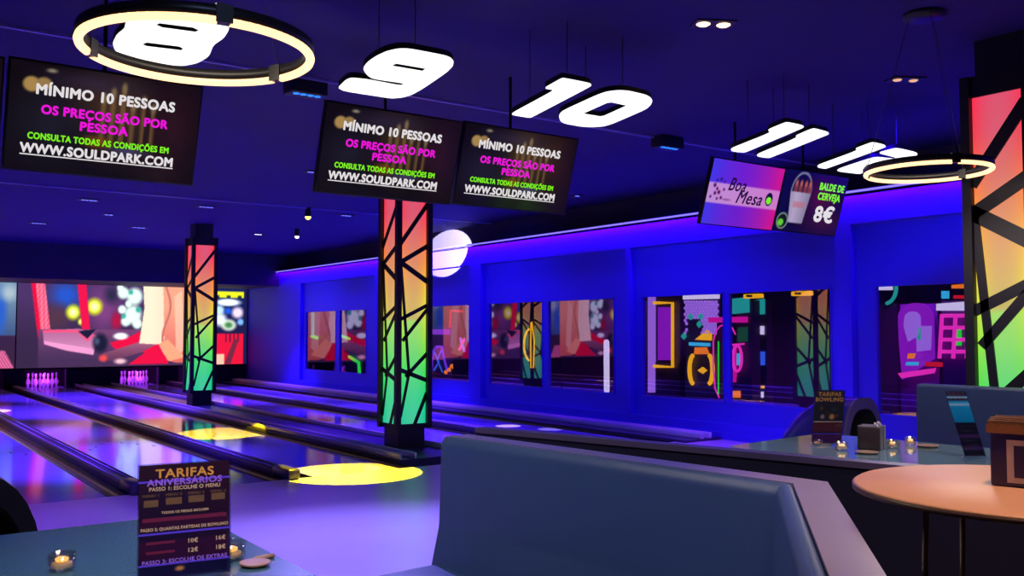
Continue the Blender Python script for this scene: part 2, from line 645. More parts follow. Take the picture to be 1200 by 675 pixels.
def mixc(a, b, t):
    return tuple(a[i] + (b[i] - a[i]) * t for i in range(3))


def blob(c, x, y, cx, cy, rx, ry, col, soft=0.25):
    d = math.hypot((x - cx) / rx, (y - cy) / ry)
    return mixc(c, col, clamp((1 + soft - d) / (2 * soft) if soft else float(d < 1)))


def bowler_picture(x, y):
    """Close view of a bowler at the machine; x, y on a 250 by 100 grid, y down from 333."""
    c = mixc((70, 48, 92), (52, 36, 62), clamp((y - 350) / 50))
    c = blob(c, x, y, 57, 346, 16, 14, (35, 80, 190), 0.6)
    c = blob(c, x, y, 45, 372, 14, 12, (80, 50, 60), 0.7)
    c = blob(c, x, y, 104, 362, 18, 26, (120, 60, 120), 0.7)
    c = blob(c, x, y, 120, 376, 6, 10, (170, 20, 60), 0.5)
    c = blob(c, x, y, 113, 345, 8, 9, (40, 40, 60), 0.7)
    for cx, cy, r, k in ((66, 366, 8.5, 1), (92, 359, 9.5, 1), (76, 377, 4, 1)):
        c = blob(c, x, y, cx, cy, r, r, (210, 225, 30), 0.3)
        c = blob(c, x, y, cx, cy, r * 0.5, r * 0.5, (250, 252, 190), 0.6)
    for cx, cy, r in ((128, 342, 7), (143, 346, 10), (141, 368, 11), (132, 376, 6), (147, 379, 6), (127, 362, 5), (135, 355, 4), (124, 336, 4)):
        c = blob(c, x, y, cx, cy, r, r, (225, 255, 238), 0.3)
    for cx, cy, r in ((138, 341, 3), (148, 362, 3.5), (129, 370, 3)):
        c = blob(c, x, y, cx, cy, r, r, (60, 170, 150), 0.4)
    if inpoly(x, y, [(17, 330), (31, 330), (39, 386), (27, 388)]):
        c = mixc((226, 60, 100), (240, 140, 160), 0.5 + 0.5 * math.sin(x * 1.3 + y * 0.45) * math.sin(y * 0.5))
    if inpoly(x, y, [(15, 330), (20, 330), (31, 412), (27, 412)]):
        c = (225, 15, 55)
    if inpoly(x, y, [(70, 330), (81, 330), (87, 386), (77, 386)]):
        c = (225, 18, 66)
    if y > 386 and x > 25:                      # machine bed along the bottom
        c = mixc((110, 62, 104), (66, 44, 78), clamp((y - 388) / 34))
    if inpoly(x, y, [(30, 387), (74, 385), (96, 393), (92, 416), (60, 411), (32, 403)]):
        c = mixc((172, 100, 146), (200, 130, 172), clamp((y - 388) / 20))
        if inpoly(x, y, [(30, 399), (92, 409), (92, 416), (32, 405)]):
            c = (236, 150, 200)
        if abs(y - (388 + max(0, 12 - abs(x - 84)) * 0.9)) < 1.5:
            c = (240, 80, 120)
    if inpoly(x, y, [(72, 388), (94, 386), (84, 397)]):
        c = (22, 24, 46)
    if x > 108 and inpoly(x, y, [(112, 402), (134, 396), (152, 388), (152, 402), (178, 404), (190, 428), (136, 428), (158, 414), (118, 409)]):
        c = (226, 16, 58)
    c = blob(c, x, y, 126, 394, 9, 4, (240, 250, 250), 0.3)
    if inpoly(x, y, [(104, 414), (126, 408), (150, 401), (178, 402), (152, 414), (118, 423), (104, 424)]):
        c = mixc((150, 84, 112), (96, 52, 80), clamp((y - 404) / 18))
    if inpoly(x, y, [(154, 330), (250, 330), (250, 428), (200, 427), (188, 424), (176, 404), (150, 403), (156, 360)]):
        c = mixc((252, 226, 196), (250, 200, 176), clamp((x - 165) / 40))
        if x > 181 + (y - 337) * 0.04:
            c = mixc((238, 158, 126), (214, 100, 88), clamp((y - 360) / 60))
        if abs(x - (186 + 5 * math.sin((y - 337) * 0.08))) < 1.6:
            c = (196, 110, 96)
        if inpoly(x, y, [(196, 345), (206, 337), (212, 410), (200, 420)]):
            c = mixc(c, (250, 196, 168), 0.7)
        if inpoly(x, y, [(176, 404), (188, 398), (212, 420), (190, 425)]):
            c = (250, 160, 120)
    c = blob(c, x, y, 100, 402, 9, 11, (24, 26, 44), 0.3)
    c = blob(c, x, y, 96, 400, 3, 4, (70, 80, 110), 0.6)
    c = blob(c, x, y, 104, 420, 5, 4, (230, 70, 70), 0.4)
    c = blob(c, x, y, 126, 424, 7, 3, (250, 190, 200), 0.5)
    if x > 226:                                  # right-hand edge of the picture: another machine
        q = x - 230
        c = mixc((112, 140, 166), (62, 84, 122), clamp((y - 345) / 45))
        c = blob(c, q, y, 3, 368, 6, 22, (40, 90, 190), 0.6)
        c = blob(c, q, y, 12, 345, 8, 8, (160, 180, 190), 0.6)
        if y > 393:
            c = (52, 32, 58)
        if inpoly(q, y, [(-4, 410), (8, 410), (20, 430), (-4, 430)]):
            c = (232, 112, 160) if (int(q * 0.9 - y * 0.6) % 3) else (120, 40, 80)
    return c


def bowler(u, v):
    x = u * 250
    return bowler_picture(x + 0.0, 333 + (1 - v) * 97)


def machine_picture(u, v):
    x, y = 250 + u * 42, 333 + (1 - v) * 97
    c = mixc((20, 30, 92), (30, 26, 60), clamp((y - 345) / 50))
    if 337 < y < 345:
        c = (226, 232, 30) if not (y > 342 and int(x) % 14 < 5) else (40, 60, 30)
    c = blob(c, x, y, 268, 351, 15, 4.5, (240, 252, 255), 0.3)
    for cx, cy, r, col in ((257, 361, 6, (190, 225, 255)), (280, 364, 7, (235, 215, 240)), (258, 373, 8, (225, 240, 255)), (284, 376, 4, (120, 180, 250)), (268, 362, 4, (30, 90, 220))):
        c = blob(c, x, y, cx, cy, r, r, col, 0.4)
    c = blob(c, x, y, 269, 380, 9, 7, (235, 245, 220), 0.3)
    c = blob(c, x, y, 269, 380, 5, 4, (70, 130, 80), 0.5)
    if y > 391:
        c = (224, 22, 52)
        if 262 < x < 284 and y < 402 and int(x) % 5 < 2:
            c = (110, 20, 50)
        if inpoly(x, y, [(276, 398), (282, 398), (272, 430), (264, 430)]):
            c = (110, 40, 60)
        if x < 264 and y > 417:
            c = (246, 190, 160)
    if x > 288:
        c = (24, 26, 70)
    return c


BOWLER_MESH = []


def projection(x0, x1, func, nx, ny, lab):
    cz, h = 1.70, 2.32
    X = frame(((x0 + x1) / 2, MASK_Y, cz), (1, 0, 0), (0, 0, 1))
    root = thing('projection_screen', lab, 'screen', ((x0 + x1) / 2, MASK_Y, cz - h / 2), 'projection screens above the pins')
    inv = Matrix.Translation(-Vector(root.location))
    w_ = x1 - x0
    if func is bowler and BOWLER_MESH:
        o = bpy.data.objects.new('picture', BOWLER_MESH[0])
        COL.objects.link(o)
        o.parent = root
    else:
        o = MB().raster(w_ - 0.02, h - 0.02, nx, ny, func, 'video', inv @ X, 0.012).build('picture', root)
        if func is bowler:
            BOWLER_MESH.append(o.data)
    MB().box(-w_ / 2, w_ / 2, -h / 2, h / 2, -0.06, 0.008, 'matt_black', inv @ X).build('frame', root)
    return root


projection(3.80, 9.06, bowler, 250, 97, 'wide projection screen showing a close-up of a cream shirt and a pinkish machine')
projection(9.07, 10.12, machine_picture, 60, 97, 'narrow projection screen right of the far column, yellow banner and red base')
projection(-1.47, 3.79, bowler, 250, 97, 'projection screen cut off by the left edge of the photo')
projection(-6.74, -1.48, bowler, 250, 97, 'projection screen at the far left of the pin deck wall')

# ------------------------------------------------------------------ rainbow columns
CW = 0.226
BARS = [((1.0, 3.16), (0.0, 2.64), .030), ((0.0, 2.40), (1.0, 2.62), .032), ((0.0, 2.40), (1.0, 2.17), .036), ((0.02, 2.34), (0.34, 0.98), .020),
        ((0.34, 0.98), (0.04, 0.46), .020), ((0.0, 1.67), (1.0, 1.85), .026), ((0.14, 1.42), (1.0, 1.79), .024), ((0.27, 0.96), (1.0, 1.22), .026),
        ((0.0, 1.03), (1.0, 0.89), .030), ((0.60, 0.36), (1.0, 0.70), .026)]
STOPS = [(3.30, (255, 45, 80)), (3.0, (250, 60, 78)), (2.62, (255, 120, 66)), (2.25, (255, 176, 52)), (1.85, (238, 225, 60)), (1.45, (165, 232, 60)), (1.05, (70, 222, 80)), (0.62, (20, 205, 128)), (0.30, (20, 190, 150))]


def ramp(z, st):
    if z >= st[0][0]:
        return st[0][1]
    for i in range(len(st) - 1):
        if z >= st[i + 1][0]:
            return mixc(st[i + 1][1], st[i][1], (z - st[i + 1][0]) / (st[i][0] - st[i + 1][0]))
    return st[-1][1]


Z0, Z1 = 0.34, 3.28


def make_column(loc, lab, thick=0.9):
    root = thing('light_column', lab, 'column', loc, 'rainbow lit columns')
    MB().box(-0.19, 0.19, -0.19, 0.19, 0.03, 0.30, 'black').build('plinth', root)
    MB().box(-0.18, 0.18, -0.18, 0.18, 3.42, CEIL, 'black').build('ceiling_collar', root)
    MB().box(-CW + 0.03, CW - 0.03, -CW + 0.03, CW - 0.03, 0.28, 3.44, 'black').build('core', root)
    for k, (o, u) in enumerate((((0, -CW, 0), (1, 0, 0)), ((-CW, 0, 0), (0, -1, 0)), ((CW, 0, 0), (0, 1, 0)), ((0, CW, 0), (-1, 0, 0)))):
        hz = (Z0 + Z1) / 2
        X = frame((o[0] * 0.93, o[1] * 0.93, hz), u, (0, 0, 1))

        def colour(uu, vv, side=(k == 1)):
            c = ramp(Z0 + vv * (Z1 - Z0), STOPS)
            e = abs(uu - 0.5) * 2
            pale = mixc(c, (185, 125, 150) if vv > 0.45 else (120, 205, 165), 0.5)
            return mixc(pale, c, clamp(e * e * 1.15 + 0.04))
        panel = MB().raster(2 * CW - 0.03, Z1 - Z0, 14, 70, colour, 'col_panel', X).build('lit_panel', root)
        # black lattice in front of the panel, one mesh per face
        b = MB()
        wv = 2 * CW
        Y = frame(o, u, (0, 0, 1))
        for (u0, z0), (u1, z1), hw in BARS:
            a = Vector(((u0 - .5) * (wv - .07), z0, 0))
            c = Vector(((u1 - .5) * (wv - .07), z1, 0))
            d = (c - a).normalized()
            n = Vector((-d.y, d.x, 0)) * (hw * thick)
            a2, c2 = a - d * .03, c + d * .03
            b.prism([[(a2 - n)[:2], (c2 - n)[:2], (c2 + n)[:2], (a2 + n)[:2]]], -0.012, 0.002, 'lattice', X=Y)
        b.box(-wv / 2, wv / 2, Z0 - 0.06, Z0, -0.015, 0.004, 'lattice', Y)
        b.box(-wv / 2, wv / 2, Z1, Z1 + 0.16, -0.015, 0.004, 'lattice', Y)
        b.build('lattice', panel)
    for sx, sy in ((-1, -1), (1, -1), (-1, 1), (1, 1)):
        MB().box(sx * CW - .035, sx * CW + .035, sy * CW - .035, sy * CW + .035, 0.28, 3.44, 'lattice').build('corner_post', root)
    return root


C0 = make_column((5.95, 10.6, 0), 'rainbow-lit lattice column in the middle, left of the white light circle')
c = copy_tree(C0)
c.location = (5.95, 19.1, 0)
c['label'] = 'farther rainbow-lit lattice column standing in front of the far screens'
make_column((7.13, 3.40, 0), 'nearest rainbow-lit lattice column, cut off by the right edge of the photo', 1.6)

# ------------------------------------------------------------------ lane number signs
SZ = 3.25
SN = Vector((0, 0.2025, 0.979)).normalized()     # the boxes hang tipped a little towards the lanes
SO = Vector((0, 4.95, SZ))


def sign_pt(px, py):
    r = ray(px, py)
    t = (SO - EYE).dot(SN) / r.dot(SN)
    return EYE + r * t


def crop_pts(L, ox, oy, s):
    return [(ox + x / s, oy + y / s) for x, y in L]


def soften(P, it=1):
    for _ in range(it):
        Q = []
        for i in range(len(P)):
            a, b = Vector(P[i]), Vector(P[(i + 1) % len(P)])
            Q += [a.lerp(b, 0.17), a.lerp(b, 0.83)]
        P = [tuple(p) for p in Q]
    return P


D8 = [[(146, 33), (137, 40), (132, 50), (134, 58), (142, 66), (158, 71), (195, 76), (215, 77.5), (232, 74), (245, 66), (250, 53), (262, 45), (268, 36), (269, 28), (263, 22), (248, 18), (205, 13), (185, 12), (165, 14), (152, 20), (147, 27)],
      [(183, 29), (187, 27.2), (226, 32.2), (233, 35.5), (229, 37.3), (190, 32)], [(167, 52), (172, 49.8), (210, 54.5), (215, 57), (212, 58.8), (172, 54)]]
D9 = [crop_pts(L, 380, 40, 6) for L in ([(78, 392), (170, 303), (300, 315), (535, 360), (565, 348), (340, 315), (300, 288), (275, 250), (280, 225), (310, 190), (370, 150), (440, 118), (520, 100), (600, 100), (850, 148), (890, 165), (910, 190), (905, 225), (860, 270), (700, 380), (620, 425), (560, 445), (480, 453), (430, 447)],
                                       [(478, 222), (505, 207), (712, 243), (690, 258)])]
D1 = crop_pts([(118, 382), (130, 368), (395, 225), (408, 212), (355, 205), (358, 190), (470, 128), (490, 128), (668, 163), (680, 178), (670, 190), (265, 402), (245, 410), (125, 390)], 580, 70, 6)
D0 = [crop_pts(L, 580, 70, 6) for L in ([(450, 400), (455, 380), (480, 355), (720, 245), (790, 222), (870, 213), (940, 217), (1060, 245), (1095, 265), (1108, 290), (1095, 320), (1060, 350), (830, 450), (760, 470), (680, 475), (600, 470), (490, 450), (460, 432)],
                                       [(622, 378), (790, 303), (820, 300), (925, 322), (770, 392), (740, 398)])]
E = (840, 130, 4.8)
D11a = crop_pts([(78, 215), (90, 205), (300, 122), (288, 108), (300, 98), (380, 65), (400, 62), (485, 80), (490, 92), (475, 100), (170, 230), (150, 235), (85, 228)], *E)
D11b = crop_pts([(225, 248), (235, 238), (450, 150), (442, 138), (530, 100), (550, 97), (625, 117), (632, 130), (615, 138), (310, 260), (290, 266), (232, 258)], *E)
D12a = crop_pts([(565, 310), (575, 300), (790, 222), (778, 210), (865, 177), (885, 175), (945, 190), (952, 202), (935, 210), (630, 320), (612, 326), (572, 320)], *E)
D12b = crop_pts([(675, 335), (690, 322), (870, 262), (910, 258), (1000, 268), (1005, 262), (915, 240), (918, 230), (1000, 208), (1030, 210), (1115, 230), (1130, 240), (1120, 260), (1090, 275), (1010, 300), (950, 312), (920, 312), (835, 303), (838, 308), (862, 318), (820, 350), (800, 355), (690, 342)], *E)
SF = frame(SO, (1, 0, 0), SN.cross(Vector((1, 0, 0))) * -1)   # x right, y towards the seats, normal down at the viewer
SFi = SF.inverted()


def number_sign(digits, lab):
    P = [[tuple((SFi @ sign_pt(*p))[:2]) for p in lp] for dg in digits for lp in dg]
    cx = sum(p[0] for p in P[0]) / len(P[0])
    cy = sum(p[1] for p in P[0]) / len(P[0])
    c = SF @ Vector((cx, cy, 0))
    root = thing('lane_number_sign', lab, 'lane number sign', c, 'lit lane numbers')
    X = Matrix.Translation(-c) @ SF
    for dg in digits:
        loops = []
        for i, lp in enumerate(dg):
            q = [tuple((SFi @ sign_pt(*p))[:2]) for p in lp]
            loops.append(soften(q, 2) if i == 0 else q)
        dig = MB().prism(loops, -0.04, 0.0, 'sign_face', 'sign_side', X).build('digit', root)
        q = [Vector(p) for p in loops[0]]
        m = sum((Vector((p[0], p[1])) for p in loops[0]), Vector((0, 0))) / len(loops[0])
        back = [tuple(m + (p - m) * 0.86) for p in q]
        for t in (-0.16, 0.16):
            a = SF @ Vector((m.x + t * 0.3, m.y + t, -0.04)) - c
            MB().tube([a, (a.x, a.y, CEIL - c.z)], 0.0035, 'wire', 6).build('hanger', dig)
    return root


number_sign([D8], 'lit white number 8 hanging under the ceiling, behind the large ring lamp')
number_sign([D9], 'lit white number 9 hanging above the left half of the middle screens')
number_sign([[D1], D0], 'lit white number 10 hanging above the right end of the middle screens')
number_sign([[D11a], [D11b]], 'lit white number 11 hanging above the purple screen')
number_sign([[D12a], [D12b]], 'lit white number 12 hanging left of the small ring lamp')

# ------------------------------------------------------------------ televisions
def party_picture(u, v):
    x, y = u, v
    c = (13, 7, 12)
    c = blob(c, x, y, 0.55, 0.62, 0.16, 0.34, (58, 40, 30), 0.8)
    c = blob(c, x, y, 0.20, 0.45, 0.16, 0.26, (26, 24, 36), 0.8)
    c = blob(c, x, y, 0.86, 0.55, 0.12, 0.4, (40, 16, 26), 0.9)
    c = blob(c, x, y, 0.42, 0.88, 0.2, 0.08, (38, 30, 50), 0.9)
    for i, (cx, y0, y1) in enumerate(((0.47, 0.32, 0.74), (0.52, 0.28, 0.80), (0.575, 0.34, 0.86), (0.63, 0.30, 0.70), (0.685, 0.33, 0.76), (0.74, 0.36, 0.70))):
        if abs(x - cx) < 0.011 and y0 < y < y1:
            c = mixc(c, (128, 96, 54), 0.6)
        c = blob(c, x, y, cx, y1 + 0.02, 0.014, 0.05, (120, 100, 70), 0.5)
    c = blob(c, x, y, 0.45, 0.33, 0.06, 0.05, (120, 66, 16), 0.7)
    c = blob(c, x, y, 0.62, 0.27, 0.09, 0.04, (60, 56, 90), 0.8)
    c = blob(c, x, y, 0.105, 0.80, 0.042, 0.070, (166, 132, 74), 0.12)
    c = blob(c, x, y, 0.165, 0.82, 0.038, 0.055, (150, 120, 70), 0.12)
    c = blob(c, x, y, 0.20, 0.945, 0.025, 0.016, (140, 130, 110), 0.5)
    return c


def table_picture(u, v):
    c = mixc((70, 52, 226), (206, 20, 140), clamp((u - 0.05) / 0.95) ** 1.1)
    c = mixc(c, (96, 20, 214), 0.5 * (1 - abs(2 * u - 0.9)) if 0.1 < u < 0.9 else 0)
    if 0.33 < v < 0.645:
        c = mixc((188, 140, 214), (204, 120, 196), u)
        for cx, cy, r in ((.08, .60, .02), (.12, .55, .016), (.10, .48, .018), (.15, .50, .02), (.19, .42, .016), (.05, .42, .014), (.14, .40, .014), (.21, .55, .014)):
            c = blob(c, u, v, cx, cy, r, r * 1.6, (90, 20, 90), 0.2)
        c = blob(c, u, v, .27, .40, .055, .012, (120, 70, 130), 0.5)
    for cx, cy, r in ((.10, .68, .014), (.15, .70, .018), (.20, .67, .012)):
        c = blob(c, u, v, cx, cy, r, r * 1.6, (50, 20, 130), 0.3)
    return c


def bucket_picture(u, v):
    c = mixc((9, 7, 50), (24, 6, 40), u)
    c = blob(c, u, v, 0.62, 0.62, 0.2, 0.26, (72, 10, 42), 0.7)
    c = blob(c, u, v, 0.75, 0.2, 0.3, 0.16, (52, 14, 30), 0.8)
    if abs(math.hypot((u - .29) / .15, (v - .68) / .30) - 1) < .07 and v > .66:
        c = (110, 110, 130)
    for cx in (.20, .27, .345, .41):
        c = blob(c, u, v, cx, .72, .030, .13, (120, 52, 46), 0.4)
        c = blob(c, u, v, cx, .80, .016, .05, (176, 96, 70), 0.4)
    if inpoly(u, v, [(.13, .66), (.45, .66), (.41, .14), (.19, .14)]):
        c = mixc((176, 160, 190), (120, 112, 138), clamp(abs(u - .24) * 4))
        if .40 < v < .50 and .21 < u < .39:
            c = mixc(c, (190, 100, 110), 0.55)
    c = blob(c, u, v, .10, .16, .085, .135, (150, 170, 150), 0.08)
    c = blob(c, u, v, .10, .16, .072, .115, (12, 24, 14), 0.08)
    c = blob(c, u, v, .08, .13, .045, .06, (96, 200, 40), 0.15)
    return c


def television(cx, cy, cz, w_, h_, pic, lab, letters, group, nx=120, ny=70):
    root = thing('television', lab, 'television', (cx, cy, cz), group)
    tl = math.radians(17)
    X = frame((0, 0, 0), (1, 0, 0), (0, -math.sin(tl), math.cos(tl)))
    MB().rbox(-w_ / 2, w_ / 2, -h_ / 2, h_ / 2, -0.05, 0.0, 0.006, 'tv_case', 2, X).build('housing', root)
    d = MB().raster(w_ - 0.024, h_ - 0.026, nx, ny, pic, 'tv', X, 0.002)
    for a in letters:
        d.text(a[0], a[1], a[2], a[3], a[4], X, z=0.004, bold=a[6] if len(a) > 6 else 0.03, width=a[5], shear=a[7] if len(a) > 7 else 0)
        if a[0].startswith('WWW'):
            d.box(a[2] - a[5] / 2 - 0.004, a[2] + a[5] / 2 + 0.004, a[3] - 0.016, a[3] - 0.009, 0.003, 0.005, a[4], X)
    if pic is table_picture:
        Y = X @ Matrix.Translation((0.40, -0.008, 0.003))
        d.prism([[(0.058 * math.cos(t), 0.072 * math.sin(t)) for t in [i * PI / 12 for i in range(24)]]], 0, 0.001, 't_black', X=Y)
        d.prism([[(0.040 * math.cos(t), -0.015 + 0.040 * math.sin(t)) for t in [i * PI / 12 for i in range(24)]]], 0.001, 0.002, 't_green', X=Y)
    d.build('display', root)
    m = MB().box(-0.14, 0.14, -0.10, 0.10, -0.075, -0.05, 'black_metal', X)
    plate = m.build('wall_plate', root)
    p = MB().tube([(0, 0.075, 0.0), (0, 0.11, 0.10), (0, 0.11, CEIL - cz)], 0.013, 'black_metal', 10)
    p.build('ceiling_pole', plate)
    return root


def party_letters(w_):
    k = w_ / 1.17
    return [('MÍNIMO 10 PESSOAS', 0.088 * k, -0.01 * k, 0.145 * k, 't_white', 0.83 * k, 0.042),
            ('OS PREÇOS SÃO POR', 0.077 * k, -0.01 * k, 0.028 * k, 't_mag', 0.76 * k, 0.042),
            ('PESSOA', 0.077 * k, -0.02 * k, -0.050 * k, 't_mag', 0.285 * k, 0.042),
            ('CONSULTA TODAS AS CONDIÇÕES EM', 0.056 * k, -0.03 * k, -0.135 * k, 't_green', 0.85 * k, 0.035),
            ('WWW.SOULDPARK.COM', 0.082 * k, -0.03 * k, -0.222 * k, 't_white', 0.92 * k, 0.042)]


for cx, cz, lab in ((0.17, 2.83, 'black hanging television mostly cut off by the left edge of the photo'),
                    (1.36, 2.84, 'black hanging television with party-price lettering, behind the large ring lamp'),
                    (3.44, 2.88, 'black hanging television with party-price lettering, left of the middle pair'),
                    (4.66, 2.89, 'black hanging television with party-price lettering, right of the middle pair')):
    w_ = 1.17 if cx < 2 else 1.20
    television(cx, 6.35, cz, w_, 0.69, party_picture, lab, party_letters(w_), 'hanging televisions with the party offer')
television(7.58, 6.35, 2.93, 1.13, 0.69, table_picture, 'hanging television with a blue to magenta picture and black script lettering',
           [('Boa', 0.19, -0.14, 0.035, 't_black', 0.26, 0.012, 0.35), ('Mesa', 0.19, 0.08, -0.085, 't_black', 0.40, 0.012, 0.35)], 'hanging televisions')
television(8.72, 6.35, 2.94, 1.13, 0.69, bucket_picture, 'hanging television advertising a beer bucket in green and white lettering',
           [('BALDE DE', 0.11, 0.29, 0.165, 't_green', 0.44, 0.035), ('CERVEJA', 0.11, 0.275, 0.055, 't_green', 0.40, 0.035), ('8€', 0.24, 0.26, -0.19, 't_white', 0.33, 0.04)], 'hanging televisions')

# ------------------------------------------------------------------ ring lamps
def ring_lamp(loc, R, lab, rz):
    root = thing('ring_lamp', lab, 'ring lamp', loc, 'hanging ring lamps', rz)
    n = 72
    b = MB()
    vs = []
    for i in range(n):
        t = 2 * PI * i / n
        for r, z in ((R - .014, 0.008), (R + .014, 0.008), (R + .014, 0.048), (R - .014, 0.048)):
            vs.append((r * math.cos(t), r * math.sin(t), z))
    fs = [(4 * i + k, 4 * ((i + 1) % n) + k, 4 * ((i + 1) % n) + (k + 1) % 4, 4 * i + (k + 1) % 4) for i in range(n) for k in range(4)]
    b.add(vs, [tuple(reversed(f)) for f in fs], 'ring_body', True)
    b.build('band', root)
    for s in range(3):
        a0, a1 = 2 * PI * s / 3 + 0.055, 2 * PI * (s + 1) / 3 - 0.055
        pts = [(R * math.cos(a0 + (a1 - a0) * i / 26), R * math.sin(a0 + (a1 - a0) * i / 26), 0.0) for i in range(27)]
        MB().tube(pts, 0.0165, 'ring_led', 10).build('led_tube', root)
        a = 2 * PI * s / 3
        jb = MB().box(R - .02, R + .02, -.028, .028, -.010, .053, 'ring_body', Matrix.Rotation(a, 4, 'Z')).build('joint_block', root)
        MB().tube([(R * math.cos(a), R * math.sin(a), 0.046), (R * .25 * math.cos(a), R * .25 * math.sin(a), CEIL - loc[2] - 0.03)], 0.0022, 'wire', 5).build('hanging_wire', jb)
    MB().lathe([(0, 0), (0.14, 0), (0.14, 0.042), (0, 0.042)], (0, 0, CEIL - loc[2] - 0.03), 'ring_body', 24).build('ceiling_plate', root)
    return root


ring_lamp((1.052, 3.450, 2.545), 0.408, 'large glowing ring lamp hanging in front of the number 8', math.radians(144))
ring_lamp((6.05, 3.46, 2.61), 0.40, 'small-looking glowing ring lamp hanging beside the right-hand column', math.radians(234))

# ------------------------------------------------------------------ ceiling lights
def par_can(px, py, lab, led, n, wide=0.26, drop=0.015):
    p = on_z(px, py, CEIL - drop)
    root = thing('ceiling_spotlight', lab, 'ceiling light', (p.x, p.y, CEIL - drop), 'small ceiling lights')
    hs = MB().rbox(-wide / 2, wide / 2, -0.10, 0.10, 0.0, drop, min(0.012, drop * .4), 'black', 2).build('housing', root)
    d = MB()
    for i in range(n):
        x = (i - (n - 1) / 2) * (wide * 0.78 / n)
        d.lathe([(0, -0.006), (wide * 0.33 / n, -0.004), (wide * 0.36 / n, 0.002)], (x, -0.03, 0), led, 10)
    d.build('led_row', hs)
    return p


FIX = [(358, 112, 'black ceiling spotlight with azure LEDs between the left and middle televisions', 'led_cyan', 4, 0.34, 0.13),
       (782, 174, 'black ceiling spotlight with an azure LED row left of the purple television', 'led_cyan', 4, 0.34, 0.13),
       (104, 235, 'lilac LED ceiling light below the left television, right of centre', 'led_blue', 4, 0.32, 0.015),
       (45, 262, 'lilac LED ceiling light nearest the left edge of the photo', 'led_blue', 4, 0.34, 0.015),
       (241, 243, 'lilac LED ceiling light just above the collar of the farther column', 'led_blue', 4, 0.32, 0.015),
       (162, 267, 'dim blue LED ceiling light in a dark round rim, left of the farther column', 'led_blue', 3, 0.34, 0.015),
       (302, 275, 'whitish ceiling light right of the farther column', 'led_white', 3, 0.22, 0.015),
       (405, 253, 'lilac LED ceiling light between the two lit columns', 'led_blue', 3, 0.26, 0.015),
       (363, 202, 'tiny blue LED ceiling light just left of the middle televisions', 'led_blue', 2, 0.12, 0.015),
       (675, 230, 'tiny blue LED ceiling light just right of the middle televisions', 'led_blue', 2, 0.12, 0.015),
       (127, 252, 'pair of faint white pin lights on the ceiling below the left television', 'led_blue', 2, 0.20, 0.015)]
for a in FIX:
    par_can(*a)


def bulb_lamp(px, py, lab, led, r):
    z = CEIL - 0.16
    p = on_z(px, py, z)
    root = thing('ceiling_bulb', lab, 'ceiling light', (p.x, p.y, z), 'small ceiling lights')
    MB().lathe([(0, 0.16), (0.05, 0.16), (0.05, 0.10), (r * 1.15, 0.07), (r * 1.15, 0.0), (r, 0.0)], (0, 0, 0), 'black', 14).build('housing', root)
    MB().lathe([(0, -r), (r * .6, -r * .8), (r * .95, -r * .2), (r * .9, 0.04), (0, 0.05)], (0, 0, 0), led, 14).build('bulb', root)


bulb_lamp(361, 254, 'yellow glowing ceiling bulb between the two lit columns', 'led_yellow', 0.055)
bulb_lamp(348, 277, 'small white ceiling bulb below and left of the yellow bulb', 'led_white', 0.05)


def downlight_pair(px, py, lab, led, t=0.055):
    p = on_z(px, py, CEIL - 0.012)
    root = thing('downlight', lab, 'ceiling light', (p.x, p.y, CEIL - 0.012), 'twin downlights', -0.5)
    MB().box(-0.15, 0.15, -0.085, 0.085, 0.0, 0.012, 'black').build('rim', root)
    for s in (-1, 1):
        MB().lathe([(0, -0.010), (t * .7, -0.009), (t, 0.0)], (s * 0.075, 0, 0), led, 16).build('bulb', root)
    return p


M['led_warm_dim'] = glow('dim_warm_bulb', (1.0, 0.5, 0.22), 0.9)
downlight_pair(836, 29, 'bright twin downlight with warm bulbs, high up right of the number 10', 'led_warm', 0.05)
downlight_pair(1061, 94, 'dim twin downlight with amber bulbs, above the small ring lamp', 'led_warm_dim', 0.04)

# ------------------------------------------------------------------ ball returns
def ball_return(loc, lab, shell, L, W, Hh):
    root = thing('ball_return', lab, 'ball return', loc, 'ball returns')
    n = 18
    b = MB()
    secs = []
    for i in range(15):
        t = i / 14
        y = t * L
        h = Hh * (1 - max(0, (t - 0.15) / 0.85) ** 2.2) ** 0.6 if t > 0.15 else Hh
        h = max(h, 0.042)
        w_ = W / 2 * (1 - 0.25 * t * t)
        secs.append([(w_ * math.copysign(abs(math.cos(a)) ** 0.7, math.cos(a)), y, h * abs(math.sin(a)) ** 0.7) for a in [PI * k / n for k in range(n + 1)]])
    vs = [p for s in secs for p in s]
    m = n + 1
    fs = [(i * m + k, i * m + k + 1, (i + 1) * m + k + 1, (i + 1) * m + k) for i in range(14) for k in range(n)]
    b.add(vs, fs, shell, True)
    b.add(secs[-1], [tuple(range(m))], shell)
    b.build('hood', root)
    rim = MB()
    s0 = secs[0]
    inn = [(p[0] * .84, 0.0, p[2] * .88) for p in s0]
    vs = [(p[0], -0.03, p[2]) for p in s0] + [(p[0], -0.03, p[2]) for p in inn]
    rim.add(vs, [(k, k + 1, m + k + 1, m + k) for k in range(n)], 'hood_rim' if shell == 'hood' else shell, True)
    vs = [(p[0], -0.03, p[2]) for p in s0] + [(p[0], 0.0, p[2]) for p in s0]
    rim.add(vs, [(k + 1, k, m + k, m + k + 1) for k in range(n)], 'hood_rim' if shell == 'hood' else shell, True)
    vs = [(p[0], -0.03, p[2]) for p in inn] + [(p[0], 0.30, p[2] * .9) for p in inn]
    rim.add(vs, [(k, k + 1, m + k + 1, m + k) for k in range(n)] + [tuple(m + k for k in range(m))], 'matt_black', True)
    mouth = rim.build('mouth', root)
    MB().rbox(-W * .30, W * .30, -0.55, 0.10, 0.0, Hh * 0.45, 0.03, 'hood_black', 3).build('ball_tray', mouth)
    return root


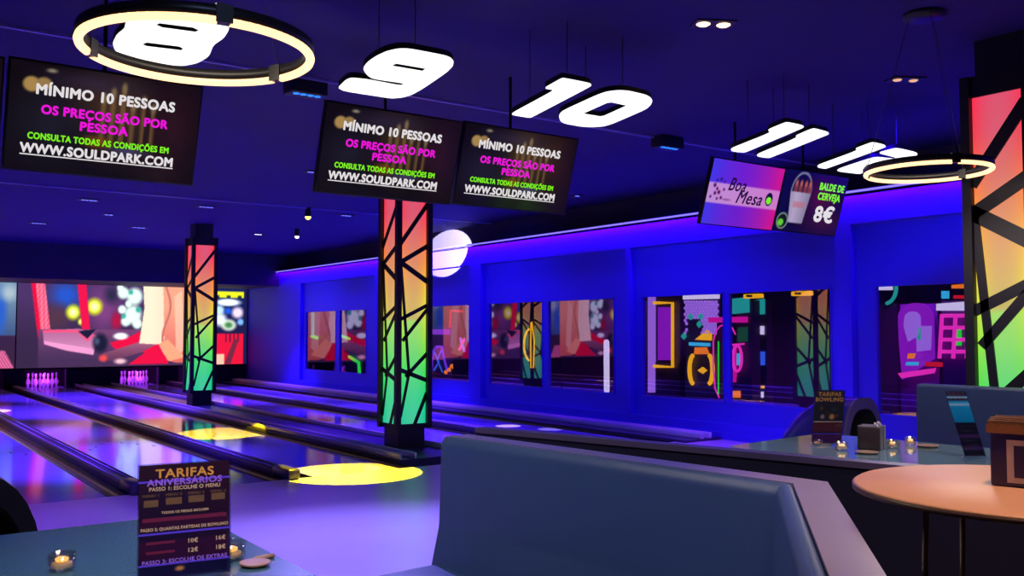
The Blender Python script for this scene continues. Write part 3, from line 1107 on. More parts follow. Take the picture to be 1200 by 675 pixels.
ball_return((7.85, 5.2, 0), 'navy ball return hood with an arched black mouth, behind the bowling price card', 'hood', 0.95, 0.66, 0.89)
ball_return((0.44, 4.74, 0), 'black rounded ball return cut off by the left edge of the photo', 'hood_black', 1.1, 0.72, 0.88)

# ------------------------------------------------------------------ booths
def offset(P, d):
    """Shift an open polyline sideways by d (to its left)."""
    P = [Vector(p) for p in P]
    out = []
    for i in range(len(P)):
        ns = []
        if i:
            e = (P[i] - P[i - 1]).normalized()
            ns.append(Vector((-e.y, e.x)))
        if i < len(P) - 1:
            e = (P[i + 1] - P[i]).normalized()
            ns.append(Vector((-e.y, e.x)))
        m = sum(ns, Vector((0, 0))) / len(ns)
        m = m / max(0.3, m.length ** 2)
        out.append(P[i] + m * d)
    return out


def run(P, prof, mat, mb, caps=True):
    """Sweep a profile (offset, z) along an open polyline."""
    n = len(prof)
    rows = [offset(P, o) for o, z in prof]
    vs = [(rows[k][i].x, rows[k][i].y, prof[k][1]) for i in range(len(P)) for k in range(n)]
    fs = [(i * n + k, i * n + (k + 1) % n, (i + 1) * n + (k + 1) % n, (i + 1) * n + k) for i in range(len(P) - 1) for k in range(n)]
    if caps:
        fs += [tuple(reversed(range(n))), tuple((len(P) - 1) * n + k for k in range(n))]
    mb.add(vs, fs, mat, False)
    return mb


def soft_run(P, prof, mat, name, root, bev=0.02):
    mb = MB()
    run(P, prof, mat, mb)
    o = mb.build(name, root)
    bm = bmesh.new()
    bm.from_mesh(o.data)
    bmesh.ops.remove_doubles(bm, verts=bm.verts, dist=0.0005)
    bmesh.ops.recalc_face_normals(bm, faces=bm.faces)
    bmesh.ops.bevel(bm, geom=list(bm.edges), offset=bev, segments=3, profile=0.6, affect='EDGES', clamp_overlap=True)
    for f in bm.faces:
        f.smooth = True
    bm.to_mesh(o.data)
    bm.free()
    return o


# front booth: long back, corner, short return towards the camera (sitters' side is the left)
PA = [Vector((2.262, 3.69)), Vector((2.425, 1.914))]
PB = [Vector((2.425, 1.914)), Vector((1.12, 0.795))]
PT = [PA[0], PA[1], PB[1]]
root = thing('booth_sofa', 'blue-grey leather booth sofa with a lilac ledge, in the foreground', 'booth sofa', (0, 0, 0), 'booth sofas')
# offsets: positive = left of travel; travelling from far to near the sitters are on the right, so negative = sitters' side
BH = 1.02
soft_run(PT, [(-0.06, 0.42), (0.05, 0.42), (0.05, BH - 0.005), (0.022, BH + 0.004), (0.0, BH - 0.03), (-0.012, 0.62)], 'leather', 'back_cushion', root, 0.016)
MB_ = MB()
run(PT, [(0.052, 0.0), (0.155, 0.0), (0.155, BH - 0.03), (0.052, BH - 0.03)], 'panel_dark', MB_)
MB_.build('back_panel', root)
MB_ = MB()
run(PT, [(0.052, BH - 0.03), (0.162, BH - 0.03), (0.162, BH), (0.052, BH)], 'ledge', MB_)
MB_.build('ledge', root)
soft_run(PT, [(0.04, 0.28), (-0.44, 0.28), (-0.44, 0.45), (0.04, 0.45)], 'leather', 'seat_cushion', root, 0.042)
MB_ = MB()
run(PT, [(0.04, 0.0), (-0.38, 0.0), (-0.38, 0.28), (0.04, 0.28)], 'panel_dark', MB_)
MB_.build('seat_base', root)

# second booth beyond it, seen from its dark back
PT2 = [Vector((2.60, 3.90)), Vector((2.68, 3.60)), Vector((3.14, 1.75)), Vector((3.5, 0.7))]
root = thing('booth_sofa', 'booth seen from its black back panel, beyond the foreground sofa', 'booth sofa', (0, 0, 0), 'booth sofas')
MB_ = MB()
run(PT2, [(0.0, 0.0), (0.05, 0.0), (0.05, BH - 0.02), (0.0, BH - 0.02)], 'panel_dark', MB_)
MB_.build('back_panel', root)
MB_ = MB()
run(PT2, [(-0.01, BH - 0.02), (0.07, BH - 0.02), (0.07, BH + 0.004), (-0.01, BH + 0.004)], 'ledge_dark', MB_)
MB_.build('ledge', root)
soft_run(PT2, [(0.05, 0.44), (0.05, BH - 0.04), (0.11, BH - 0.06), (0.16, 0.44)], 'leather', 'back_cushion', root, 0.02)
soft_run(PT2, [(0.10, 0.28), (0.56, 0.28), (0.56, 0.44), (0.10, 0.44)], 'leather', 'seat_cushion', root, 0.042)
MB_ = MB()
run(PT2, [(0.06, 0.0), (0.5, 0.0), (0.5, 0.28), (0.06, 0.28)], 'panel_dark', MB_)
MB_.build('seat_base', root)

# third booth: teal back beyond the glass table
root = thing('booth_sofa', 'bright teal booth sofa back beyond the glossy table, in front of the nearest column', 'booth sofa', (0, 0, 0), 'booth sofas')
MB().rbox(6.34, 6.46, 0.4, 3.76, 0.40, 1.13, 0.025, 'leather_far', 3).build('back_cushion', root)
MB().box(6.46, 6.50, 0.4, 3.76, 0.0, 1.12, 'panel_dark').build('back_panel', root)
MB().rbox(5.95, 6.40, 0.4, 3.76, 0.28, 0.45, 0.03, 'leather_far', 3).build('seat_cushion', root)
MB().box(6.02, 6.46, 0.44, 3.72, 0.0, 0.28, 'panel_dark').build('seat_base', root)

# ------------------------------------------------------------------ tables
def rounded(x0, x1, y0, y1, r, n=6):
    P = []
    for cx, cy, a in ((x1 - r, y0 + r, -PI / 2), (x1 - r, y1 - r, 0), (x0 + r, y1 - r, PI / 2), (x0 + r, y0 + r, PI)):
        P += [(cx + r * math.cos(a + PI / 2 * i / n), cy + r * math.sin(a + PI / 2 * i / n)) for i in range(n + 1)]
    return P


def booth_table(loc, w_, l_, mat, lab, rz=0.0):
    root = thing('booth_table', lab, 'table', loc, 'booth tables', rz)
    MB().prism([rounded(-w_ / 2, w_ / 2, -l_ / 2, l_ / 2, 0.10)], 0.725, 0.75, mat, mat, smooth_side=True).build('tabletop', root)
    MB().lathe([(0.045, 0.042), (0.045, 0.70), (0.16, 0.722), (0.0, 0.722)], (0, 0, 0), 'black_metal', 20).build('pedestal', root)
    MB().lathe([(0.0, 0.0), (0.30, 0.0), (0.30, 0.012), (0.05, 0.035), (0, 0.035)], (0, 0, 0), 'black_metal', 28).build('base_plate', root)
    return root


booth_table((0.66, 3.02, 0), 1.10, 1.82, 'table_blue', 'blue-grey booth table in the left foreground', 0.0)
booth_table((5.43, 3.42, 0), 1.22, 1.62, 'table_glass', 'glossy blue-grey booth table between the dark partition and the teal sofa', 0.10)

root = thing('bar_table', 'round tan bar table in the right foreground', 'table', (2.50, 1.16, 0))
MB().lathe([(0, 1.078), (0.395, 1.078), (0.432, 1.088), (0.44, 1.095), (0.432, 1.1), (0, 1.1)], (0, 0, 0), 'table_wood', 64).build('tabletop', root)
MB().lathe([(0.425, 1.079), (0.441, 1.082), (0.441, 1.094), (0.430, 1.094)], (0, 0, 0), 'table_edge', 64).build('edge_band', root)
for a in (2.65, 2.65 + PI / 2, 2.65 + PI, 2.65 + 1.5 * PI):
    c, s = math.cos(a), math.sin(a)
    MB().tube([(c * .30, s * .30, 1.08), (c * .35, s * .35, 0.0)], 0.008, 'table_edge', 10).build('leg', root)
MB().tube([(.325 * math.cos(t), .325 * math.sin(t), 0.32) for t in [i * PI / 16 for i in range(32)]], 0.010, 'black_metal', 8, closed=True).build('foot_ring', root)

# ------------------------------------------------------------------ menus on the tables
def party_menu(u, v):
    c = mixc((52, 8, 40), (24, 6, 60), clamp(1 - v + 0.15 * math.sin(u * 5)))
    if 0.42 < v < 0.50 or 0.17 < v < 0.33:
        c = mixc(c, (92, 8, 60), 0.45)
    if v < 0.14:
        c = (16, 8, 64)
        c = blob(c, u, v, .44, .08, .05, .02, (230, 150, 80), 0.4)
    return c


def bowling_menu(u, v):
    c = mixc((40, 8, 46), (70, 12, 50), 1 - v)
    if 0.42 < v < 0.74:
        c = (34, 26, 34)
        for cx, cy, r, col in ((.25, .66, .06, (120, 70, 30)), (.7, .64, .08, (40, 60, 60)), (.45, .58, .07, (80, 40, 30)), (.3, .50, .07, (190, 150, 150)), (.62, .50, .09, (230, 150, 70)), (.8, .52, .06, (120, 50, 40))):
            c = blob(c, u, v, cx, cy, r, r * .6, col, 0.5)
    if 0.22 < v < 0.40:
        c = (104, 30, 44)
    if v < 0.16:
        c = (84, 14, 84)
    return c


def cyan_menu(u, v):
    c = (30, 16, 40)
    if v > 0.52:
        c = mixc((0, 150, 190), (40, 190, 225), clamp((v - .5) * 3))  # reflection in the acrylic, put into the card colour
        if v > 0.86:
            c = (120, 50, 70) if int(u * 9) % 2 else (40, 60, 80)
        if 0.78 < v < 0.82 or 0.90 < v < 0.93:
            c = (190, 225, 235)
    elif .28 < v < .33 or .10 < v < .14:
        c = (90, 40, 90)
    elif .15 < u < .85 and int(v * 40) % 3 == 0:
        c = (60, 50, 60)
    return c


def menu_card(p0, p1, h, lean, pic, lab, lines, shear=0.0):
    p0, p1 = Vector(p0), Vector(p1)
    mid = (p0 + p1) / 2
    root = thing('menu_stand', lab, 'menu stand', mid, 'menu stands')
    u = (p1 - p0).normalized()
    nrm = Vector((u.y, -u.x, 0))
    v = (Vector((0, 0, 1)) - nrm * math.tan(lean) + u * shear).normalized()
    v = (v - u * v.dot(u) * (0 if shear else 1)).normalized()
    w_ = (p1 - p0).length
    X = frame(Vector((0, 0, 0.012)) + v * (h / 2), u, v)
    X[0][2], X[1][2], X[2][2] = u.cross(v).normalized()
    d = MB().raster(w_ - 0.008, h - 0.008, 60, 84, pic, 'print', X, 0.0012)
    for s, sz, x, y, mat, wd in lines:
        if s == '-':
            d.box((x - wd / 2) * w_, (x + wd / 2) * w_, (y - .5) * h, (y - .5) * h + sz, 0.0013, 0.002, mat, X)
        else:
            d.text(s, sz, x * w_, (y - .5) * h, mat, X, z=0.0022, bold=0.03, ext=0.0003, width=wd * w_)
    d.build('card', root)
    hold = MB().box(-w_ / 2, w_ / 2, -h / 2, h / 2, -0.003, 0.0008, 'acrylic', X).box(-w_ / 2, w_ / 2, -h / 2, h / 2, 0.0030, 0.0042, 'acrylic', X).build('acrylic_holder', root)
    Y = frame((0, 0, 0), u, -nrm)
    MB().box(-w_ / 2, w_ / 2, -0.035, 0.05, 0.001, 0.012, 'acrylic', Y).build('foot', hold)
    return root


menu_card((0.726, 2.885, .75), (0.995, 2.850, .75), 0.345, math.radians(6), party_menu,
          'tall printed birthday price card standing on the left foreground table',
          [('TARIFAS', 0.036, 0.0, 0.875, 'p_orange', 0.62), ('-', 0.006, 0, 0.835, 'p_violet', 0.98), ('ANIVERSÁRIOS', 0.026, 0.0, 0.81, 'p_lilac', 0.80),
           ('PASSO 1: ESCOLHE O MENU', 0.0155, 0.0, 0.765, 'p_cream', 0.76),
           ('MENU 1', 0.011, -.36, .715, 'p_brown', .17), ('MENU 2', 0.011, -.12, .715, 'p_brown', .17), ('MENU 3', 0.011, .12, .715, 'p_brown', .17), ('MENU 4', 0.011, .36, .715, 'p_brown', .17),
           ('-', .020, -.36, .63, 'p_brown', .15), ('-', .020, -.12, .64, 'p_brown', .17), ('-', .020, .12, .645, 'p_brown', .17), ('-', .020, .36, .65, 'p_brown', .15),
           ('TODOS OS MENUS INCLUEM', 0.010, 0.0, .565, 'p_cream', .50), ('-', .012, 0, .50, 'p_plum', .9),
           ('PASSO 2: QUANTAS PARTIDAS DE BOWLING?', 0.0125, 0.0, .425, 'p_cream', .93), ('-', .006, 0, .39, 'p_violet', .98),
           ('-', .008, -.26, .31, 'p_plum', .3), ('10€', .017, .08, .30, 'p_cream', .10), ('16€', .017, .38, .30, 'p_cream', .10),
           ('-', .008, -.26, .23, 'p_plum', .3), ('12€', .017, .08, .22, 'p_cream', .10), ('18€', .017, .38, .22, 'p_cream', .10),
           ('PASSO 3: ESCOLHE OS EXTRAS', 0.0165, 0.0, .145, 'p_lilac', .90), ('-', .005, 0, .13, 'p_violet', .98)])
menu_card((5.25, 3.86, .75), (5.415, 3.74, .75), 0.36, math.radians(5), bowling_menu,
          'printed bowling price card standing on the glossy booth table, in front of the ball return',
          [('TARIFAS', 0.036, 0.0, 0.885, 'p_orange', 0.74), ('BOWLING', 0.036, 0.0, 0.785, 'p_orange', 0.90), ('-', .005, 0, .40, 'p_cream', .94), ('-', .004, 0, .18, 'p_violet', .9)], 0.12)
menu_card((5.46, 2.93, .75), (5.565, 2.855, .75), 0.40, math.radians(5), cyan_menu,
          'narrow acrylic card with a painted cyan reflection, leaning in front of the teal sofa', [], -0.25)

# ------------------------------------------------------------------ small things on the tables
def tealight(p, lab, r=0.042, h=0.055, dish=False):
    root = thing('tealight_glass', lab, 'candle', p, 'tealight glasses')
    MB().lathe([(0, 0.0), (r * .8, 0.0), (r, 0.01), (r * 1.02, h), (r * .96, h), (r * .92, 0.012), (0, 0.010)], (0, 0, 0), 'glass', 22).build('glass_cup', root)
    MB().lathe([(0, 0.011), (r * .72, 0.011), (r * .72, 0.026), (0, 0.027)], (0, 0, 0), 'wax', 18).build('wax_cup', root)
    MB().lathe([(0, 0.026), (r * .42, 0.030), (r * .50, 0.038), (r * .3, 0.043), (0, 0.042)], (0, 0, 0), 'flame', 14).build('flame', root)
    return root


tealight((0.586, 3.235, .75), 'glass tealight with amber glow, alone near the front of the left table')
tealight((1.065, 3.06, .75), 'glass tealight glowing amber, right behind the birthday price card', 0.048, 0.06)
tealight((5.20, 3.59, .75), 'glowing tealight just right of the bowling price card')
tealight((5.56, 3.46, .75), 'glowing tealight just right of the dark corded box', 0.036)
tealight((5.80, 3.48, .75), 'glowing tealight nearest the teal sofa', 0.036)


def saucer(p, lab, r=0.07):
    o = MB().lathe([(0, 0.0), (r * .6, 0.0), (r, 0.012), (r * .97, 0.015), (r * .55, 0.005), (0, 0.005)], (0, 0, 0), 'saucer', 26).build('saucer')
    o.location = p
    tag(o, lab, 'saucer', 'small saucers')


saucer((5.18, 3.40, .75), 'small pale saucer in front of the dark corded box')
saucer((5.80, 3.36, .75), 'small pale saucer between the tealight and the cyan card')
saucer((1.10, 2.93, .75), 'small pale saucer at the edge of the left table, beside the birthday card', 0.05)
# short stub beside the saucer
o = MB().tube([(-.035, 0, .008), (.035, 0.01, .008)], 0.008, 'saucer', 10).build('paper_roll')
o.location = (1.155, 2.99, .75)
tag(o, 'small rolled paper lying at the edge of the left table', 'paper roll')

root = thing('corded_box', 'dark brown corded box standing on the glossy booth table', 'box', (5.42, 3.52, .75), None, 0.35)
MB().rbox(-.085, .085, -.07, .07, 0.0, .15, 0.012, 'caddy', 3).build('box_body', root)
for x in (-.065, -.02, .035, .065):
    MB().box(x - .0018, x + .0018, -.0725, -.0698, 0.004, .150, 'caddy_line').box(x - .0018, x + .0018, -.0725, .0725, .1495, .152, 'caddy_line').build('cord', root, label='pale cord')
for x in (-.05, .04):
    MB().tube([(x + .022 * math.cos(t), -.04 + .008 * math.sin(t), .162 + .010 * math.sin(t)) for t in [i * PI / 6 for i in range(12)]], 0.005, 'pale_card', 6, closed=True).build('bow_loop', root)

# dark menu box on the bar table
root = thing('card_box', 'navy card box with a pale framed panel, on the round bar table', 'box', (2.545, 1.145, 1.10), None, math.radians(-74))
b = MB()
b.rbox(-.125, .125, -.06, .06, 0.0, .150, 0.006, 'navy_card', 2)
b.build('box_body', root)
b = MB().box(-.085, .10, -.0625, -.060, .012, .122, 'pale_card').box(-.068, .083, -.0635, -.0625, .026, .108, 'navy_card')
b.build('framed_panel', root, label='pale framed panel')
for i in range(6):
    y = -.05 + i * .02
    MB().box(-.13, .12, y - .004, y + .004, .145, .170 + .003 * (i % 3), 'brown_card').build('card', root, label='copper brown card')
z = MB()
pts = []
for i in range(27):
    pts.append((-.132 + i * .01, .158 + (.008 if i % 2 else 0)))
z.prism([[(-.132, .138)] + [(.128, .138)] + list(reversed(pts))], -.001, .001, 'brown_card', X=frame((0, -.0645, 0), (1, 0, 0), (0, 0, 1)))
z.build('zigzag_flap', root, label='copper brown zigzag flap')

# ------------------------------------------------------------------ arcade behind the windows
MB().box(10.75, 14.5, -3, 29.5, -0.1, 0.0, 'arcade_wall').build('floor_arcade', **STRUCT)
MB().box(14.5, 14.7, -3, 29.5, -0.1, 3.0, 'arcade_wall').build('wall_arcade', **STRUCT)
MB().box(10.75, 14.7, -3, 29.5, 3.0, 3.1, 'arcade_wall').build('ceiling_arcade', **STRUCT)


def plane(x):
    """Frame of a machine front that faces the lanes at wall distance x: local x runs towards the camera end, local y is up."""
    return frame((x, 0, 0), (0, -1, 0), (0, 0, 1))


def px_local(px, py, x):
    p = on_x(px, py, x)
    return (-p.y, p.z)


def machine(lab, name, px0, px1, py0, x, depth=0.7, body='cabinet', cat='arcade machine'):
    """Cabinet standing on the arcade floor whose front spans two photo columns; returns root and matrix."""
    a, b = px_local(px0, py0, x), px_local(px1, py0, x)
    mid = (a[0] + b[0]) / 2
    root = thing(name, lab, cat, (x, -mid, 0), 'arcade machines behind the windows')
    X = Matrix.Translation(-Vector((x, -mid, 0))) @ plane(x)
    w_ = abs(b[0] - a[0])
    top = (a[1] + b[1]) / 2
    m = MB()
    m.box(-w_ / 2, w_ / 2, 0, top * 0.42, -depth, 0.0, body, frame((0, 0, 0), (0, -1, 0), (0, 0, 1)))
    m.box(-w_ / 2, w_ / 2, top * 0.42, top, -depth, -0.02, body, frame((0, 0, 0), (0, -1, 0), (0, 0, 1)))
    m.build('cabinet', root)
    return root, X, w_, top


def neon(root, X, x, P, r, mat, name='neon_tube', closed=False):
    pts = [(*px_local(a, b, x), 0.042) for a, b in P]
    MB().tube(pts, r, mat, 8, closed=closed, X=X).build(name, root)


def slab(root, X, x, P, mat, name, z0=-0.01, z1=0.02):
    MB().prism([[px_local(a, b, x) for a, b in P]], z0, z1, mat, X=X).build(name, root)


def arc(cx, cy, rx, ry, a0, a1, n=14):
    return [(cx + rx * math.cos(math.radians(a0 + (a1 - a0) * i / n)), cy + ry * math.sin(math.radians(a0 + (a1 - a0) * i / n))) for i in range(n + 1)]


# window 4 (and its neighbour): yellow-framed machine, bead wall, wheel game, oval game
XA = 12.7
r_, X, _, _ = machine('arcade machine outlined by a yellow neon rectangle', 'arcade_cabinet', 762, 796, 345, XA, 0.4)
neon(r_, X, XA, [(768, 355), (790, 355), (790, 430), (768, 429)], 0.032, 'n_yellow')
slab(r_, X, XA, [(760, 348), (768, 348), (768, 460), (760, 460)], 'n_lilac', 'side_light')
slab(r_, X, XA, [(771, 360), (787, 360), (787, 422), (771, 422)], 'n_purple', 'screen', 0.0, 0.004)
XB = 12.1
r_, X, _, _ = machine('prize wheel machine with yellow arcs and a violet bead board', 'prize_wheel', 802, 843, 345, XB, 0.4)
g = MB()
for i in range(12):
    for j in range(11):
        px_, py_ = 803 + i * 3.3 + (j % 2) * 1.6, 354 + j * 3.6
        if (i - 3) ** 2 / 9 + (j - 8) ** 2 / 8 > 1:
            g.lathe([(0.0, 0.0), (0.035, 0.0), (0.02, 0.02), (0, 0.025)], (*px_local(px_, py_, XB), 0.0), 'n_lilac', 6, X)
g.build('bead_board', r_)
slab(r_, X, XB, [(801, 346), (843, 345), (843, 350), (801, 351)], 'n_white', 'top_light')
neon(r_, X, XB, arc(815, 433, 5, 17, 100, 260), 0.038, 'n_yellow')
neon(r_, X, XB, arc(832, 433, 5, 17, -80, 80), 0.038, 'n_yellow')
slab(r_, X, XB, [(815, 398), (830, 386), (834, 390), (834, 399)], 'n_yellow', 'fan_light')
slab(r_, X, XB, [(808, 401), (832, 402), (832, 406), (808, 405)], 'n_cyan', 'cyan_bar')
slab(r_, X, XB, [(815, 407), (828, 407), (831, 415), (814, 415)], 'n_orange', 'hub_light')
slab(r_, X, XB, [(818, 434), (824, 430), (829, 434), (824, 438)], 'n_yellow', 'arrow_light')
for q in ((811, 371), (823, 371), (803, 394), (821, 380)):
    slab(r_, X, XB, [(q[0] - 3, q[1]), (q[0], q[1] - 4), (q[0] + 3, q[1]), (q[0], q[1] + 4)], 'n_teal', 'green_gem', 0.02, 0.05)
XC = 11.5
r_, X, _, _ = machine('slim machine framed by a pink and green neon loop', 'arcade_cabinet', 839, 852, 378, XC, 0.25)
neon(r_, X, XC, [(845, 466), (840, 455), (838, 430), (838, 400), (841, 388), (846, 382), (853, 380), (860, 384), (864, 392)], 0.012, 'n_pink')
neon(r_, X, XC, [(844, 400), (844, 462)], 0.012, 'n_green')
XD = 11.0
r_, X, _, _ = machine('machine with a pink oval neon ring and a magenta top bar', 'arcade_cabinet', 861, 880, 352, XD, 0.2)
neon(r_, X, XD, arc(866, 420, 5.2, 15, 0, 345, 22), 0.022, 'n_pink', closed=True)
slab(r_, X, XD, [(860, 405), (863, 405), (863, 448), (860, 448)], 'n_magenta', 'side_light')
slab(r_, X, XD, [(831, 372), (876, 371), (876, 378), (831, 378)], 'n_magenta', 'magenta_bar')
slab(r_, X, XD, [(859, 350), (878, 348), (878, 366), (859, 368)], 'n_teal', 'green_screen')
slab(r_, X, XD, [(865, 384), (876, 383), (876, 400), (865, 401)], 'n_dimgreen', 'dark_green_screen')
slab(r_, X, XD, [(864, 414), (868, 414), (868, 428), (864, 428)], 'n_cyan', 'cyan_light', 0.0, 0.015)
slab(r_, X, XD, [(858, 458), (868, 458), (868, 466), (858, 466)], 'n_orange', 'coin_light')

slab(r_, X, XD, [(859, 405), (872, 404), (872, 402), (859, 403)], 'n_pink', 'pink_rim')
XK = 11.24
r_, X, _, _ = machine('machine with pale green and white screens left of the reflected column', 'arcade_cabinet', 884, 897, 352, XK, 0.15)
slab(r_, X, XK, [(884, 352), (896, 350), (896, 368), (884, 369)], 'n_teal', 'pale_screen')
for q in range(5):
    slab(r_, X, XK, [(884.5 + q * 2.3, 382), (886 + q * 2.3, 382), (886 + q * 2.3, 392), (884.5 + q * 2.3, 392)], 'n_white', 'white_bar')
slab(r_, X, XK, [(884, 452), (896, 452), (896, 455), (884, 455)], 'n_yellow', 'yellow_strip')
slab(r_, X, XK, [(884, 459), (895, 459), (895, 466), (884, 466)], 'n_white', 'white_strip')
slab(r_, X, XK, [(884, 412), (896, 412), (896, 428), (884, 428)], 'n_blue', 'blue_screen')
for px_, py_, wid in ((883, 347, 12), (940, 344, 12)):
    q = on_x(px_, py_, 10.38)
    o = MB().rbox(-.05, .05, -wid * .012, wid * .012, -.03, .03, .01, 'n_yellow', 2).box(-.13, -.03, -.02, .02, -.015, .015, 'black_metal').build('arcade_lamp')
    o.location = q
    tag(o, 'small warm lamp seen at the top edge of the window, %s' % ('above the pale green screen' if px_ < 900 else 'right of the reflected column'), 'lamp', 'small arcade lamps')

# window 5: purple claw machine and pink ladder machine
XE = 12.3
r_, X, _, _ = machine('purple claw machine with an arched top behind the window, above the teal sofa', 'claw_machine', 1054, 1098, 356, XE, 0.5, 'cabinet_purple')
slab(r_, X, XE, arc(1074, 372, 21, 17, 180, 360, 16) + [(1096, 420), (1058, 445), (1054, 400)], 'n_purple', 'glass_front', 0.0, 0.02)
slab(r_, X, XE, arc(1071, 373, 9, 8, 180, 360, 10) + [(1080, 392), (1066, 400), (1061, 382)], 'n_lilac', 'plush_shape', 0.02, 0.05)
slab(r_, X, XE, [(1075, 382), (1093, 382), (1092, 410), (1076, 412)], 'n_lilac', 'prize_window', 0.02, 0.04)
slab(r_, X, XE, [(1077, 384), (1081, 384), (1081, 398), (1077, 398)], 'n_teal', 'prize_light', 0.04, 0.05)
slab(r_, X, XE, [(1058, 437), (1102, 431), (1100, 437), (1062, 443)], 'n_pink', 'lower_light', 0.1, 0.13)
slab(r_, X, XE, [(1068, 424), (1081, 424), (1081, 428), (1067, 428)], 'n_cyan', 'coin_light', 0.1, 0.13)
slab(r_, X, XE, [(1090, 424), (1117, 424), (1117, 430), (1090, 429)], 'n_red', 'red_button_bar', 0.1, 0.13)
slab(r_, X, XE, [(1070, 414), (1078, 414), (1076, 420), (1069, 420)], 'n_orange', 'orange_light', 0.1, 0.13)
XF = 11.5
r_, X, _, _ = machine('tall machine with a pink square lattice and a white marquee, beside the nearest column', 'arcade_cabinet', 1102, 1140, 352, XF, 0.5, 'cabinet_purple')
g = MB()
for i in range(3):
    for seg in ([(1106 + i * 16, 368), (1103 + i * 16, 420)],):
        g.tube([(*px_local(a, b, XF), 0.042) for a, b in seg], 0.028, 'n_pink', 6, X=X)
for j in range(4):
    g.tube([(*px_local(1106 - j * 1.0, 370 + j * 14, XF), 0.042), (*px_local(1139, 370 + j * 14, XF), 0.042)], 0.024, 'n_pink', 6, X=X)
g.build('neon_lattice', r_)
slab(r_, X, XF, [(1119, 382), (1127, 382), (1127, 405), (1119, 405)], 'n_green', 'green_screen', 0.0, 0.02)
slab(r_, X, XF, [(1098, 356), (1138, 353), (1138, 364), (1098, 364)], 'n_white', 'marquee')
slab(r_, X, XF, [(1116, 334), (1138, 332), (1138, 338), (1116, 338)], 'n_orange', 'orange_sign')
slab(r_, X, XF, [(1118, 346), (1138, 346), (1138, 350), (1118, 350)], 'n_red', 'red_strip')
slab(r_, X, XF, [(1104, 341), (1112, 341), (1112, 350), (1104, 350)], 'n_cyan', 'cyan_lamp')
XG = 13.2
r_, X, _, _ = machine('dark machine with a white and turquoise arc light on top', 'arcade_cabinet', 1030, 1050, 356, XG, 0.7)
neon(r_, X, XG, arc(1038, 338, 14, 18, -10, 80, 12), 0.03, 'n_teal')
slab(r_, X, XG, [(1028, 335), (1046, 335), (1046, 340), (1028, 340)], 'n_white', 'white_sign')

# window 3: yellow D neon, white tube lamp
XH = 11.3
r_, X, _, _ = machine('dark machine with a yellow D-shaped neon tube', 'arcade_cabinet', 612, 632, 372, XH, 0.6)
neon(r_, X, XH, arc(624, 404, 8, 19, 105, 255, 12), 0.022, 'n_yellow')
neon(r_, X, XH, [(625, 377), (628, 400), (627, 431), (624, 431), (624, 405), (624, 378)], 0.014, 'n_yellow')
root = thing('tube_lamp', 'white upright tube lamp behind the pink-reflecting window', 'lamp', tuple(on_x(711, 460, 10.85).xy) + (0.0,))
q = on_x(711, 398, 10.85)
MB().lathe([(0, 0), (0.12, 0), (0.12, 0.02), (0.025, 0.042), (0.025, 0.45)], (0, 0, 0), 'black_metal', 16).build('stand', root)
MB().lathe([(0.0, 0.45), (0.04, 0.46), (0.05, 0.50), (0.05, q.z - .04), (0.03, q.z), (0, q.z)], (0, 0, 0), 'n_white', 16).build('tube', root)

# window 2: violet neon tower, red neon frame, orange bulbs
XI = 12.6
r_, X, _, _ = machine('machine with a violet neon tower and orange bulbs, right of the middle column', 'arcade_cabinet', 503, 530, 382, XI, 0.4)
neon(r_, X, XI, [(507, 436), (509, 412), (513, 406), (519, 406), (522, 420), (526, 436)], 0.03, 'n_violet')
neon(r_, X, XI, [(510, 412), (516, 424), (510, 434)], 0.02, 'n_blue')
neon(r_, X, XI, [(519, 410), (514, 422), (520, 436)], 0.02, 'n_blue')
g = MB()
for a, b in ((504, 437), (508, 431), (527, 436), (531, 433), (534, 429), (537, 431)):
    g.lathe([(0, 0), (.06, 0), (.04, .05), (0, .06)], (*px_local(a, b, XI), 0.1), 'n_orange', 8, X)
g.build('bulb_row', r_)
r_, X, _, _ = machine('machine with a red neon frame and a pink star light', 'arcade_cabinet', 531, 546, 360, 11.6, 0.4)
neon(r_, X, 11.6, [(529, 384), (530, 364), (543, 365)], 0.03, 'n_red')
neon(r_, X, 11.6, [(541, 396), (546, 412)], 0.03, 'n_lilac')
neon(r_, X, 11.6, [(546, 397), (540, 410)], 0.03, 'n_pink')
slab(r_, X, 11.6, [(505, 386), (527, 386), (527, 392), (505, 392)], 'n_purple', 'plum_shelf')

# window 1: green neon pieces
XJ = 11.2
r_, X, _, _ = machine('dark machine with bent green neon tubes, in the farthest window', 'arcade_cabinet', 362, 380, 392, XJ, 0.5)
neon(r_, X, XJ, [(368, 366), (368, 394)], 0.05, 'n_teal')
neon(r_, X, XJ, [(367, 394), (373, 396)], 0.05, 'n_green')
r_, X, _, _ = machine('dark machine with a green neon elbow, right half of the farthest window', 'arcade_cabinet', 402, 424, 400, XJ, 0.5)
neon(r_, X, XJ, [(400, 393), (411, 397)], 0.04, 'n_green')
neon(r_, X, XJ, [(411, 418), (422, 425), (423, 438)], 0.045, 'n_green')

# ------------------------------------------------------------------ light
BLUE = (0.015, 0.0, 1.0)
VIO = (0.22, 0.06, 1.0)
LAV = (0.29, 0.21, 1.0)
# ceiling par cans over the approach
spot('approach_can', (3.44, 8.0, 3.55), (3.0, 5.0, 0), LAV, 1150, 74, 0.9, 0.08)
spot('approach_can_right', (7.97, 7.8, 3.55), (8.6, 7.6, 0), VIO, 420, 100, 0.9, 0.08)
spot('approach_can_left', (0.9, 7.6, 3.55), (1.4, 7.2, 0), VIO, 420, 90, 0.9, 0.08)
